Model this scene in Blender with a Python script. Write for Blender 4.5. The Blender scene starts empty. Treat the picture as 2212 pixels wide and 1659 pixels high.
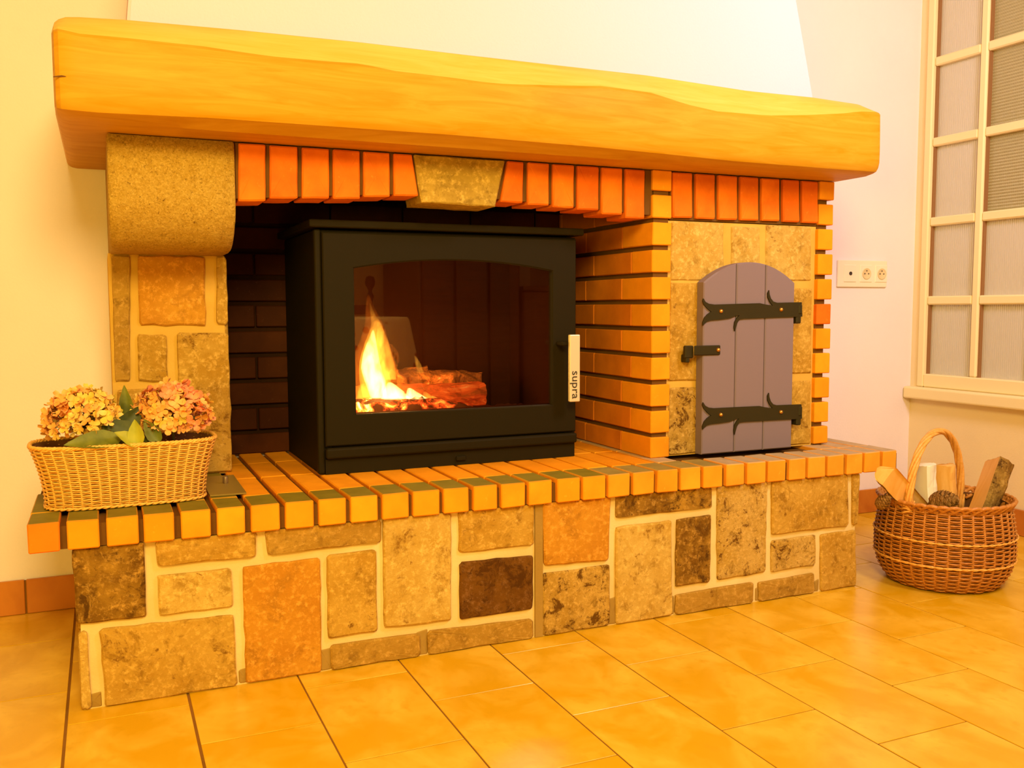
import bpy, bmesh, math, random
from mathutils import Vector, Matrix, noise
from mathutils.geometry import tessellate_polygon
random.seed(7)
sc = bpy.context.scene
C = sc.collection
PI = math.pi

# ------------------------------------------------------------------ camera
CX, CY, CZ = 0.1502, -2.0077, 0.8142
FPX, YAW, PIT, ROL = 2000.57, -0.4155, -0.0812, -0.0031
_F = Vector((-math.sin(YAW)*math.cos(PIT), math.cos(YAW)*math.cos(PIT), math.sin(PIT)))
_R = Vector((math.cos(YAW), math.sin(YAW), 0))
_U = _R.cross(_F)
_R2 = _R*math.cos(ROL)+_U*math.sin(ROL)
_U2 = -_R*math.sin(ROL)+_U*math.cos(ROL)
cam_d = bpy.data.cameras.new('camera')
cam = bpy.data.objects.new('camera', cam_d); C.objects.link(cam)
cam_d.sensor_width = 36.0
cam_d.lens = FPX/2212*36.0
cam_d.clip_start = 0.02
m = Matrix((( _R2.x, _U2.x, -_F.x, CX), (_R2.y, _U2.y, -_F.y, CY), (_R2.z, _U2.z, -_F.z, CZ), (0, 0, 0, 1)))
cam.matrix_world = m
sc.camera = cam

def at(px, py, ax, v):
    """measured photo point -> world point on the plane ax = v"""
    r = _F+_R2*((px-1106)/FPX)+_U2*((829.5-py)/FPX)
    i = 'XYZ'.index(ax)
    return Vector((CX, CY, CZ))+r*((v-(CX, CY, CZ)[i])/r[i])

# ------------------------------------------------------------------ world, lamps, exposure
sc.view_settings.view_transform = 'Standard'
sc.view_settings.look = 'None'
sc.view_settings.gamma = 1.0
sc.view_settings.use_curve_mapping = False
sc.view_settings.exposure = 0.0
w = bpy.data.worlds.new('world'); sc.world = w; w.use_nodes = True
bg = w.node_tree.nodes['Background']
bg.inputs[0].default_value = (1.0, 0.62, 0.25, 1); bg.inputs[1].default_value = 0.15

def area(name, loc, target, size, power, col):
    l = bpy.data.lights.new(name, 'AREA'); l.shape = 'DISK'; l.size = size
    l.energy = power; l.color = col
    o = bpy.data.objects.new(name, l); C.objects.link(o); o.location = loc
    o.rotation_euler = (Vector(target)-Vector(loc)).to_track_quat('-Z', 'Y').to_euler()
    return o
area('ceiling_lamp', (0.25, -2.4, 2.05), (1.0, 0.3, 0.6), 0.8, 76, (1.0, 0.78, 0.27))
area('right_fill_light', (2.1, -1.3, 2.1), (2.7, 0.8, 0.7), 0.5, 26, (1.0, 0.87, 0.90))  # unseen pinkish light added to whiten the right side
area('left_fill_light', (-1.0, -2.6, 1.0), (-0.1, 0.7, 0.2), 0.7, 31, (1.0, 0.76, 0.10))  # unseen low warm fill added to brighten the left wall

# ------------------------------------------------------------------ node materials
class NT:
    def __init__(s, name):
        s.m = bpy.data.materials.new(name); s.m.use_nodes = True
        s.t = s.m.node_tree; s.n = s.t.nodes; s.l = s.t.links
        s.b = s.n['Principled BSDF']; s.out = s.n['Material Output']
    def node(s, ty, **k):
        n = s.n.new(ty)
        for a, v in k.items(): setattr(n, a, v)
        return n
    def inp(s, n, key, v):
        i = n.inputs[key]
        if hasattr(v, 'is_linked') or hasattr(v, 'links'): s.l.new(v, i)
        else: i.default_value = v
    def coords(s, scale=(1, 1, 1), rnd=True, kind='world'):
        if kind == 'world':
            g = s.node('ShaderNodeNewGeometry').outputs['Position']
        else:
            g = s.node('ShaderNodeTexCoord').outputs['Object']
        mp = s.node('ShaderNodeMapping'); s.l.new(g, mp.inputs['Vector']); mp.inputs['Scale'].default_value = scale
        if rnd:
            oi = s.node('ShaderNodeObjectInfo')
            mu = s.node('ShaderNodeVectorMath', operation='SCALE'); mu.inputs[0].default_value = (37.1, 17.7, 29.3)
            s.l.new(oi.outputs['Random'], mu.inputs['Scale'])
            s.l.new(mu.outputs[0], mp.inputs['Location'])
        return mp.outputs[0]
    def noise(s, vec, scale, detail=6, rough=.55, dist=0.0):
        n = s.node('ShaderNodeTexNoise'); s.l.new(vec, n.inputs['Vector'])
        n.inputs['Scale'].default_value = scale; n.inputs['Detail'].default_value = detail
        n.inputs['Roughness'].default_value = rough; n.inputs['Distortion'].default_value = dist
        return n.outputs['Fac']
    def ramp(s, fac, stops):
        r = s.node('ShaderNodeValToRGB'); s.l.new(fac, r.inputs[0])
        e = r.color_ramp.elements
        e[0].position, e[0].color = stops[0][0], (*stops[0][1], 1)
        e[1].position, e[1].color = stops[-1][0], (*stops[-1][1], 1)
        for p, c in stops[1:-1]:
            q = e.new(p); q.color = (*c, 1)
        return r.outputs[0]
    def step(s, fac, a, b):
        mr = s.node('ShaderNodeMapRange'); s.l.new(fac, mr.inputs[0])
        mr.inputs[1].default_value = a; mr.inputs[2].default_value = b
        return mr.outputs[0]
    def mix(s, fac, a, b, mode='MIX'):
        n = s.node('ShaderNodeMix', data_type='RGBA', blend_type=mode)
        s.inp(n, 0, fac) if not isinstance(fac, float) else setattr(n.inputs[0], 'default_value', fac)
        for i, v in ((6, a), (7, b)):
            if isinstance(v, tuple): n.inputs[i].default_value = (*v, 1)
            else: s.l.new(v, n.inputs[i])
        return n.outputs[2]
    def bump(s, h, strength, dist=.002):
        b = s.node('ShaderNodeBump'); b.inputs['Strength'].default_value = strength
        b.inputs['Distance'].default_value = dist; s.l.new(h, b.inputs['Height'])
        s.l.new(b.outputs[0], s.b.inputs['Normal'])
    def done(s, col, rough=.7, **k):
        if isinstance(col, tuple): s.b.inputs['Base Color'].default_value = (*col, 1)
        else: s.l.new(col, s.b.inputs['Base Color'])
        if isinstance(rough, float): s.b.inputs['Roughness'].default_value = rough
        else: s.l.new(rough, s.b.inputs['Roughness'])
        for a, v in k.items():
            s.b.inputs[a.replace('_', ' ')].default_value = v
        return s.m

def M_plain(name, col, rough=.6, metal=0.0, spec=.5):
    return NT(name).done(col, rough, Metallic=metal, Specular_IOR_Level=spec)

def M_plaster(name, col, k=.06):
    t = NT(name); v = t.coords(rnd=False)
    n = t.noise(v, 3.0, 5); n2 = t.noise(v, 140, 3)
    c = t.mix(n, tuple(x*(1-k) for x in col), tuple(min(1, x*(1+k)) for x in col))
    t.bump(n2, .35, .002)
    return t.done(c, .85, Specular_IOR_Level=.2)

def M_brick(name, a, b, top_tint=None, rough=.6):
    t = NT(name); v = t.coords()
    oi = t.node('ShaderNodeObjectInfo')
    base = t.mix(oi.outputs['Random'], a, b)
    n = t.noise(v, 9, 4); n2 = t.noise(v, 90, 5, .7)
    c = t.mix(t.step(n, .35, .75), base, tuple(x*.80 for x in a))
    c = t.mix(t.step(n2, .62, .8), c, tuple(min(1, x*1.12+.02) for x in b))
    if top_tint:  # faces turned upward get their own tint
        g = t.node('ShaderNodeNewGeometry'); sp = t.node('ShaderNodeSeparateXYZ')
        t.l.new(g.outputs['True Normal'], sp.inputs[0])
        up = t.step(sp.outputs['Z'], .6, .8)
        pn = t.mix(t.step(t.noise(v, 22, 5), .3, .75), top_tint, tuple(x*1.35 for x in top_tint))
        c = t.mix(up, c, pn)
    t.bump(n2, .25, .0015)
    return t.done(c, rough, Specular_IOR_Level=.08)

def M_stone(name, c1, c2, dark, amt, sc1=7, sc2=75, rough=.75, bump=.7):
    t = NT(name); v = t.coords()
    big = t.noise(v, sc1, 8, .62, .4); fine = t.noise(v, sc2, 8, .75)
    c = t.mix(t.step(big, .38, .66), c1, c2)
    md = t.noise(v, sc1*3.1, 9, .72, .5)
    c = t.mix(t.step(md, .52, .64), c, tuple((x+2*y)/3*.86 for x, y in zip(dark, c1)))
    c = t.mix(t.step(fine, .50, .68), c, tuple(min(1, x*1.30+.03) for x in c2))
    c = t.mix(t.step(fine, .40, .30), c, tuple((x+y)/2 for x, y in zip(dark, c1)))
    mix2 = t.node('ShaderNodeMath', operation='MULTIPLY_ADD'); t.l.new(fine, mix2.inputs[0]); mix2.inputs[1].default_value = .45
    b2 = t.noise(v, sc1*1.7, 9, .75, .6); t.l.new(b2, mix2.inputs[2])
    c = t.mix(t.step(mix2.outputs[0], .92-amt*.45, .86-amt*.45), dark, c) if False else t.mix(t.step(mix2.outputs[0], .62+.30*(1-amt), .70+.30*(1-amt)), c, dark)
    h = t.node('ShaderNodeMath', operation='ADD'); t.l.new(fine, h.inputs[0]); t.l.new(big, h.inputs[1])
    t.bump(h.outputs[0], bump, .004)
    return t.done(c, rough, Specular_IOR_Level=.08)

def M_mortar(name, a, b):
    t = NT(name); v = t.coords(rnd=False)
    n = t.noise(v, 5, 5); n2 = t.noise(v, 160, 4, .7)
    t.bump(n2, .4, .002)
    return t.done(t.mix(t.step(n, .35, .7), a, b), .9, Specular_IOR_Level=.1)

def M_wood(name, a, b, dark, stretch=(1.2, 9, 12), rough=.45, amt=.3, spec=.4):
    t = NT(name); v = t.coords(stretch, rnd=True)
    n = t.noise(v, 3.2, 6, .6, 1.2); f = t.noise(v, 14, 6, .7, .6)
    c = t.mix(t.step(n, .35, .7), a, b)
    c = t.mix(t.step(f, .62, .80), c, dark) if amt >= .3 else t.mix(t.step(f, .68, .86), c, dark)
    t.bump(f, .15, .0015)
    return t.done(c, rough, Specular_IOR_Level=spec)

def M_emit(name, col, strength):
    t = NT(name); e = t.node('ShaderNodeEmission'); e.inputs[0].default_value = (*col, 1); e.inputs[1].default_value = strength
    t.l.new(e.outputs[0], t.out.inputs['Surface']); return t.m

MAT = {}
MAT['wall'] = M_plaster('wall_plaster', (.86, .70, .44))
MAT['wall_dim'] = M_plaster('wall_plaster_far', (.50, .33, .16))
MAT['wall_pale'] = M_plaster('wall_plaster_pale', (.90, .79, .86))
MAT['hood'] = M_plaster('hood_plaster', (.78, .57, .76), .02)
MAT['ceil'] = M_plaster('ceiling_paint', (.55, .45, .30))
MAT['brick'] = M_brick('shelf_brick', (.90, .315, .010), (.97, .385, .015))
MAT['brick_top'] = M_brick('shelf_brick_olive_top', (.90, .315, .010), (.97, .385, .015), top_tint=(.19, .145, .014))
MAT['brick_mauve'] = M_brick('shelf_brick_mauve_top', (.90, .33, .020), (.96, .40, .04), top_tint=(.40, .285, .16))
MAT['brick_mid'] = M_brick('shelf_brick_greyed_top', (.90, .325, .015), (.96, .39, .025), top_tint=(.27, .195, .05))
MAT['core_niche_dark'] = M_mortar('dark_niche_mortar', (.022, .008, .002), (.035, .012, .003))  # very dark mortar colour for the niche back
MAT['brick_red'] = M_brick('lintel_brick', (.76, .145, .008), (.93, .24, .014))
MAT['brick_niche'] = M_brick('niche_brick', (.64, .175, .010), (.74, .22, .014))
MAT['brick_niche_dark'] = M_brick('dark_niche_brick', (.045, .010, .0015), (.07, .017, .002))  # very dark brick colour for the niche back
MAT['brick_end'] = M_brick('orange_end_brick', (.92, .22, .01), (.94, .24, .012), top_tint=(.19, .145, .014))
MAT['core'] = M_mortar('recessed_mortar', (.13, .055, .010), (.18, .08, .015))
MAT['mortar'] = M_mortar('pale_mortar', (.70, .50, .20), (.84, .64, .32))
MAT['mortar_ochre'] = M_mortar('ochre_mortar', (.60, .34, .05), (.72, .44, .09))
MAT['mortar_dirty'] = M_mortar('dirty_mortar', (.34, .20, .04), (.44, .26, .06))
ST = {
 'tan': M_stone('tan_stone', (0.448, 0.232, 0.024), (0.576, 0.336, 0.056), (0.224, 0.096, 0.008), .34),
 'tan2': M_stone('pale_tan_stone', (0.528, 0.304, 0.048), (0.640, 0.416, 0.104), (0.288, 0.136, 0.016), .34),
 'orange': M_stone('orange_stone', (0.528, 0.216, 0.016), (0.624, 0.288, 0.024), (0.400, 0.176, 0.016), .25, sc1=5),
 'dark': M_stone('dark_blotched_stone', (0.160, 0.068, 0.006), (0.440, 0.232, 0.028), (0.096, 0.040, 0.005), .50, sc1=9),
 'darker': M_stone('dark_brown_stone', (0.120, 0.044, 0.005), (0.192, 0.076, 0.008), (0.080, 0.028, 0.003), .6, sc1=10),
 'speckled': M_stone('speckled_stone', (0.400, 0.216, 0.028), (0.576, 0.344, 0.072), (0.136, 0.056, 0.006), .58, sc1=14, sc2=90),
 'pitted': M_stone('pitted_stone', (0.528, 0.304, 0.048), (0.656, 0.416, 0.112), (0.160, 0.064, 0.008), .52, sc1=12, sc2=110, bump=1.0),
 'tan_brown': M_stone('brown_stone', (0.368, 0.192, 0.024), (0.464, 0.256, 0.040), (0.200, 0.088, 0.010), .3),  # brown stone, darker than the tan ones
}
MAT['corbel'] = M_stone('granular_corbel_stone', (0.528, 0.304, 0.036), (0.640, 0.400, 0.072), (0.176, 0.080, 0.010), .36, sc1=60, sc2=260, bump=.9)
MAT['keystone'] = M_stone('keystone_stone', (0.368, 0.224, 0.032), (0.512, 0.320, 0.048), (0.240, 0.120, 0.016), .25, sc1=9)
MAT['beam'] = M_wood('oak_beam', (.55, .25, .004), (.66, .34, .026), (.42, .17, .003), amt=.2, rough=.5, spec=.12)
MAT['beam_lit_edge'] = M_wood('oak_lit_edge', (.72, .43, .055), (.82, .52, .11), (.60, .33, .03), amt=.2, rough=.5, spec=.15)  # paler chamfer: the stronger light on it is put into the wood colour
MAT['grout'] = M_mortar('floor_grout', (.20, .085, .012), (.28, .12, .02))
MAT['grout_skirting'] = MAT['grout']
MAT['iron'] = M_plain('black_cast_iron', (.016, .0105, .0018), .62, 0, .10)
MAT['iron_hinge'] = M_plain('wrought_iron', (.030, .022, .006), .5, 0, .2)
MAT['brass'] = M_plain('brass_rivet', (.62, .30, .06), .3, .9)
MAT['steel'] = M_plain('brushed_steel', (.80, .66, .48), .42, .35)
MAT['lettering'] = M_plain('dark_lettering', (.04, .03, .02), .5)
MAT['purple'] = M_plain('mauve_grey_paint', (.225, .162, .19), .6, 0, .1)
MAT['plastic'] = M_plain('cream_plastic', (.92, .82, .66), .35)
MAT['hole'] = M_plain('socket_hole', (.05, .03, .02), .6)
MAT['soot'] = M_plain('sooty_iron', (.032, .010, .005), .8, 0, .1)
MAT['white_paint'] = M_plain('cream_window_paint', (.90, .76, .46), .4, 0, .2)
MAT['reveal_shade'] = M_plain('brown_reveal_shade', (.30, .14, .05), .6)  # recess shadow and dark reflection put into a brown colour
MAT['dark_wood'] = M_wood('dark_stained_wood', (.060, .018, .008), (.11, .035, .012), (.03, .01, .005), rough=.3)
MAT['cloth'] = None

def tile_mat(name, a, b, rough=.28):
    t = NT(name); v = t.coords((1.3, 1.0, 1.0))
    n = t.noise(v, 6.5, 4, .55, .5); n2 = t.noise(v, 30, 4)
    c = t.mix(t.step(n, .40, .68), a, b)
    c = t.mix(t.step(n2, .55, .85), c, tuple(x*.93 for x in a))
    t.bump(n, .04, .002)
    return t.done(c, rough, Specular_IOR_Level=.45)
MAT['tile'] = tile_mat('floor_tile', (.68, .36, .004), (.84, .51, .05))
MAT['skirt'] = tile_mat('terracotta_skirting', (.58, .20, .025), (.46, .13, .014), .35)

# ------------------------------------------------------------------ mesh helpers
def mesh_of(name, verts, faces, mat, smooth=False):
    me = bpy.data.meshes.new(name); me.from_pydata([tuple(v) for v in verts], [], faces); me.update()
    if mat is not None:
        for mm in (mat if isinstance(mat, (list, tuple)) else [mat]): me.materials.append(mm)
    if smooth:
        for p in me.polygons: p.use_smooth = True
    return me

def add(name, me, parent=None, loc=(0, 0, 0), rot=None, **props):
    o = bpy.data.objects.new(name, me); C.objects.link(o)
    o.location = loc
    if rot: o.rotation_euler = rot
    if parent is not None: o.parent = parent
    for k, v in props.items(): o[k] = v
    return o

def thing(name, label, cat, loc=(0, 0, 0), group=None):
    o = bpy.data.objects.new(name, None); C.objects.link(o); o.location = loc
    o.empty_display_size = .05
    o['label'] = label; o['category'] = cat
    if group: o['group'] = group
    return o

def bm_mesh(name, bm, mat, smooth=False):
    bmesh.ops.recalc_face_normals(bm, faces=bm.faces[:])
    me = bpy.data.meshes.new(name); bm.to_mesh(me); bm.free()
    for mm in (mat if isinstance(mat, (list, tuple)) else [mat]): me.materials.append(mm)
    if smooth:
        for p in me.polygons: p.use_smooth = True
    return me

def bm_box(bm, x0, x1, y0, y1, z0, z1, bev=0.0, seg=1, jit=0.0):
    vs = [bm.verts.new((x+random.uniform(-jit, jit), y+random.uniform(-jit, jit), z+random.uniform(-jit, jit)))
          for z in (z0, z1) for y in (y0, y1) for x in (x0, x1)]
    q = [(0, 1, 3, 2), (4, 6, 7, 5), (0, 4, 5, 1), (2, 3, 7, 6), (0, 2, 6, 4), (1, 5, 7, 3)]
    fs = [bm.faces.new([vs[i] for i in f]) for f in q]
    if bev:
        es = list({e for f in fs for e in f.edges})
        bmesh.ops.bevel(bm, geom=es, offset=bev, segments=seg, profile=.5, affect='EDGES')

def box_me(name, x0, x1, y0, y1, z0, z1, mat, bev=0.0, seg=1, jit=0.0):
    bm = bmesh.new(); bm_box(bm, x0, x1, y0, y1, z0, z1, bev, seg, jit)
    return bm_mesh(name, bm, mat, smooth=False)

def wbox(name, x0, x1, y0, y1, z0, z1, mat, parent=None, bev=0.0, seg=1, off=(0, 0, 0), **p):
    """box in world coordinates, origin at its centre; parent origin given by off"""
    cx, cy, cz = (x0+x1)/2, (y0+y1)/2, (z0+z1)/2
    me = box_me(name, x0-cx, x1-cx, y0-cy, y1-cy, z0-cz, z1-cz, mat, bev, seg)
    return add(name, me, parent, (cx-off[0], cy-off[1], cz-off[2]), **p)

_bc = {}
def block(name, x0, x1, y0, y1, z0, z1, mat, parent, off=(0, 0, 0), bev=.0025, jit=.0006, tilt=0.0):
    """brick from a pool of shared, slightly uneven bevelled blocks"""
    d = (round(x1-x0, 3), round(y1-y0, 3), round(z1-z0, 3), mat.name, random.randrange(3))
    if d not in _bc:
        a, b, c = d[0]/2, d[1]/2, d[2]/2
        _bc[d] = box_me(name, -a, a, -b, b, -c, c, mat, bev, 1, jit)
    o = add(name, _bc[d], parent, ((x0+x1)/2-off[0], (y0+y1)/2-off[1], (z0+z1)/2-off[2]))
    if tilt: o.rotation_euler = (random.uniform(-tilt, tilt), random.uniform(-tilt, tilt), random.uniform(-tilt, tilt))
    return o

def slab(name, quad, normal, depth, mat, parent, off=(0, 0, 0), wob=.0015, rnd=.006, proud=.0):
    """irregular stone: quad (TL,TR,BR,BL world pts) with rounded corners, chamfered edge, given depth behind it"""
    off = Vector(off); normal = Vector(normal)
    q = [Vector(p) for p in quad]; cen = sum(q, Vector())/4
    ring = []
    for i in range(4):
        a, b, c = q[i-1], q[i], q[(i+1) % 4]
        da = (a-b).normalized(); dc = (c-b).normalized()
        ring.append(b+da*rnd); ring.append(b+(da+dc)*rnd*.29); ring.append(b+dc*rnd)
        L = (c-b).length; k = max(1, int(L/.03))
        for j in range(1, k):
            ring.append(b+dc*(L*j/k))
    n = len(ring)
    out = []
    for p in ring:
        d = (p-cen).normalized()
        out.append(p+d*random.uniform(-wob, wob))
    r0 = [p-normal*depth for p in out]
    r1 = [p-normal*.0035+normal*proud for p in out]
    r2 = [p+(cen-p).normalized()*.004+normal*(proud+random.uniform(-.0008, .0008)) for p in out]
    vs = [p-cen for p in r0+r1+r2]+[normal*(proud+.001)]
    fs = []
    for i in range(n):
        j = (i+1) % n
        fs.append((i, j, n+j, n+i)); fs.append((n+i, n+j, 2*n+j, 2*n+i)); fs.append((2*n+i, 2*n+j, 3*n))
    bm = bmesh.new(); bv = [bm.verts.new(v) for v in vs]
    for f in fs: bm.faces.new([bv[i] for i in f])
    return add(name, bm_mesh(name, bm, mat), parent, cen-off)

def tube_verts(pts, r, sides, vs, fs, closed=False, r2=None):
    """append a tube along pts to vs/fs; r may be a list"""
    n = len(pts); base = len(vs)
    for i, p in enumerate(pts):
        a = pts[(i-1) % n] if (closed or i > 0) else p
        b = pts[(i+1) % n] if (closed or i < n-1) else p
        t = (b-a).normalized() if (b-a).length > 1e-9 else Vector((0, 0, 1))
        u = t.cross(Vector((0, 0, 1)))
        if u.length < .05: u = t.cross(Vector((0, 1, 0)))
        u.normalize(); w_ = t.cross(u)
        rr = r[i] if isinstance(r, (list, tuple)) else r
        for k in range(sides):
            an = 2*PI*k/sides
            vs.append(p+u*math.cos(an)*rr+w_*math.sin(an)*(rr if r2 is None else r2))
    m_ = n if closed else n-1
    for i in range(m_):
        for k in range(sides):
            a = base+i*sides+k; b = base+i*sides+(k+1) % sides
            c = base+((i+1) % n)*sides+(k+1) % sides; d = base+((i+1) % n)*sides+k
            fs.append((a, b, c, d))
    if not closed:
        fs.append(tuple(base+k for k in range(sides))[::-1])
        fs.append(tuple(base+(n-1)*sides+k for k in range(sides)))

def lathe(prof, seg, vs, fs, cen=Vector((0, 0, 0))):
    base = len(vs); n = len(prof)
    for k in range(seg):
        a = 2*PI*k/seg
        for r, z in prof: vs.append(cen+Vector((r*math.cos(a), r*math.sin(a), z)))
    for k in range(seg):
        for i in range(n-1):
            a = base+k*n+i; b = base+((k+1) % seg)*n+i
            fs.append((a, b, b+1, a+1))

# ------------------------------------------------------------------ setting
YW = .757          # back wall
XR = 3.13          # right wall
def struct(name, me, **k):
    return add(name, me, kind='structure', **k)

# floor: grout bed and laid tiles
fl = struct('floor', box_me('floor', -1.7, 3.3, -3.9, 1.0, -.06, -.0015, MAT['grout']))
TW, TL, GAP = .2325, .358, .0032
tpool = {}
def tile(x0, x1, y0, y1):
    key = (round(x1-x0, 3), round(y1-y0, 3))
    if key not in tpool:
        a, b = key[0]/2, key[1]/2
        tpool[key] = box_me('tile', -a, a, -b, b, -.008, .0, MAT['tile'], .0007)
    add('tile', tpool[key], fl, ((x0+x1)/2, (y0+y1)/2, random.uniform(-.0002, .0002)))
YEND = {0: -.042, 1: -.235, 2: -.058, 3: -.232, 4: -.053, 5: -.228, 6: -.036, 7: -.203, 8: 0.0, 9: -.165, 10: .02, 11: -.13, -1: -.222, -2: -.045}
for k in range(-7, 14):
    x0 = .0555+TW*k
    g = GAP+(.004 if k in (0, 1) else 0)
    yj = YEND.get(k, -.05 if k % 2 == 0 else -.225)
    for j in range(-11, 4):
        y0 = yj+TL*j; y1 = y0+TL
        if y0 > YW-.01 or x0 > XR-.01: continue
        y1c = min(y1, YW-.0); x1c = min(x0+TW, XR)
        if x0 > .08 and x0+TW < 2.14 and y0 > .03: continue      # under the hearth
        tile(x0+g/2, x1c-GAP/2, y0+GAP/2, y1c-GAP/2)

struct('wall_back', box_me('wall_back', -1.7, 3.3, YW, YW+.12, -.06, 2.66, MAT['wall_pale']))
struct('wall_left', box_me('wall_left', -1.72, -1.6, -3.9, YW, -.06, 2.66, MAT['wall_dim']))
struct('wall_front', box_me('wall_front', -1.7, 3.3, -3.92, -3.8, -.06, 2.66, MAT['wall']))
struct('ceiling', box_me('ceiling', -1.72, 3.3, -3.92, YW+.12, 2.6, 2.7, MAT['ceil']))
WY0, WY1, WZ0, WZ1 = -.955, .716, .475, 2.1
bm = bmesh.new()
bm_box(bm, XR, XR+.12, -3.9, YW, -.06, WZ0)
bm_box(bm, XR, XR+.12, -3.9, YW, WZ1, 2.66)
bm_box(bm, XR, XR+.12, WY1, YW, WZ0, WZ1)
bm_box(bm, XR, XR+.12, -3.9, WY0, WZ0, WZ1)
struct('wall_right', bm_mesh('wall_right', bm, MAT['wall']))
struct('wall_hall', box_me('wall_hall', 4.3, 4.4, -2.5, 2.0, -.06, 2.66, MAT['wall_pale']))

# skirting of terracotta tiles
bb = struct('baseboard_back', box_me('baseboard_back', -1.6, XR-.012, YW-.0095, YW-.0005, 0.0, .090, MAT['grout']))
x = -1.6+.13
while x < XR-.02:
    x1 = min(x+.233, XR-.016)
    if not (x > .15 and x1 < 2.05):
        wbox('tile', x+.0015, x1-.0015, YW-.014, YW-.003, .001, .0935, MAT['skirt'], bb, .0015)
    x += .2345
br = struct('baseboard_right', box_me('baseboard_right', XR-.0095, XR-.0005, -3.0, YW-.012, 0.0, .090, MAT['grout']))
y = YW-.014
while y > -1.8:
    wbox('tile', XR-.014, XR-.003, y-.231, y-.0015, .001, .0935, MAT['skirt'], br, .0015)
    y -= .2345

# ------------------------------------------------------------------ inner window on the right wall
def M_ribglass(name, horiz):
    t = NT(name)
    g = t.node('ShaderNodeNewGeometry')
    if horiz:
        wv = t.node('ShaderNodeTexWave', wave_type='BANDS', bands_direction='Z'); wv.inputs['Scale'].default_value = 28
        t.l.new(g.outputs['Position'], wv.inputs['Vector']); t.bump(wv.outputs['Fac'], .8, .004)
    t.b.inputs['Base Color'].default_value = (.82, .77, .70, 1) if not horiz else (.60, .53, .30, 1)
    t.b.inputs['Roughness'].default_value = .12
    t.b.inputs['Transmission Weight'].default_value = .35
    t.b.inputs['IOR'].default_value = 1.35
    return t.m
GL = {0: M_ribglass('ribbed_glass', False), 1: M_ribglass('cross_ribbed_glass', True)}
win = bpy.data.objects.new('window_1', None); C.objects.link(win); win['kind'] = 'structure'
win.location = (XR, 0, .5)
WO = (XR, 0, .5)
def wb(name, *a, **k): return wbox(name, *a, parent=win, off=WO, **k)
wb('frame', XR-.012, XR+.05, .684, WY1, .50, WZ1, MAT['white_paint'], bev=.004)
wb('frame', XR-.012, XR+.05, WY0, WY0+.035, .50, WZ1, MAT['white_paint'], bev=.004)
wb('frame', XR-.012, XR+.05, WY0+.035, .684, .50, .552, MAT['white_paint'], bev=.004)
wb('frame', XR-.012, XR+.05, WY0+.035, .684, 2.075, WZ1, MAT['white_paint'], bev=.004)
wb('sill', XR-.045, XR+.05, WY0-.03, YW-.004, .452, .4995, MAT['white_paint'], bev=.008, seg=3)
ys = [(.684-.235*i-.205, .684-.235*i) for i in range(7)]
for i, (a, b) in enumerate(ys[:-1]):
    wb('muntin', XR-.006, XR+.03, a-.030, a, .552, 2.075, MAT['white_paint'], bev=.005)
zs = [(.552+.306*i, .552+.306*i+.272) for i in range(5)]
for i, (z0, z1) in enumerate(zs[:-1]):
    for (a, b) in ys[:6]:
        wb('muntin', XR-.004, XR+.03, a, b, z1, z1+.034, MAT['white_paint'], bev=.005)
def rib_me(ay, az, horiz):
    vs, fs = [], []
    n = int(round(ay/.0085))*3
    for i in range(n+1):
        yy = -ay/2+ay*i/n
        xx = -.0050*abs(math.sin(PI*i/3+.3))
        vs += [(xx, yy, -az/2), (xx, yy, az/2)]
    for i in range(n): fs.append((2*i, 2*i+2, 2*i+3, 2*i+1))
    b0 = len(vs)
    vs += [(.004, -ay/2, -az/2), (.004, ay/2, -az/2), (.004, ay/2, az/2), (.004, -ay/2, az/2)]
    fs.append((b0, b0+3, b0+2, b0+1))
    return mesh_of('pane', vs, fs, GL[1 if horiz else 0], True)
for ci, (a, b) in enumerate(ys[:6]):
    for zi, (z0, z1) in enumerate(zs):
        z1_ = min(z1, 2.075)
        wb('reveal_shade_strip', XR+.004, XR+.02, b-.0065, b, z0, z1_, MAT['reveal_shade'])  # thin strip standing in for the shade of the pane recess
        add('pane', rib_me(b-a, z1_-z0, ci >= 1 and zi >= 2), win, (.022, (a+b)/2, (z0+z1_)/2-.5))

# ------------------------------------------------------------------ the masonry fireplace
FP = thing('fireplace', 'stone and orange brick fireplace surround with a long brick shelf along the back wall', 'fireplace', (1.1, .4, 0))
FO = (1.1, .4, 0)
S, SB = .3974, .3379          # shelf top / bottom
YF = .1717                    # facade plane

def part(name, me, **k): return add(name, me, FP, (-FO[0], -FO[1], 0), **k)

# hearth base with its stones
BY = .0147
base = part('hearth_base', box_me('hearth_base', .088, 2.138, BY+.008, YW-.001, 0, SB-.001, MAT['mortar']))
BO = (0, 0, 0)
def cr(o, s, l): return [(o[0]+x/s, o[1]+y/s) for x, y in l]
A = lambda *l: cr((100, 1100), 3.073, l)
B = lambda *l: cr((700, 1060), 3.073, l)
D = lambda *l: cr((1300, 1000), 3.073, l)
def base_stone(kind, pts, top=False, bottom=False):
    q = [at(px, py, 'Y', BY) for px, py in pts]
    if top:
        for i in (0, 1): q[i].z = SB-.001
    if bottom:
        for i in (2, 3): q[i].z = .0015
    for p in q: p.z = max(p.z, .0015)
    slab('stone', q, (0, -1, 0), .018, ST[kind], base, BO, wob=.0016, rnd=.007, proud=random.uniform(-.001, .002))
base_stone('dark', A((168, 270), (650, 235), (665, 718), (200, 765)), top=True)
base_stone('tan', A((725, 225), (1395, 165), (1395, 318), (735, 380)), top=True)
base_stone('tan_brown', A((1455, 160), (2225, 80), (2225, 218), (1470, 305)), top=True)
base_stone('tan2', A((735, 445), (1228, 395), (1248, 645), (750, 713)))
base_stone('tan', A((352, 800), (1245, 705), (1270, 1165), (390, 1290)), bottom=True)
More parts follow.
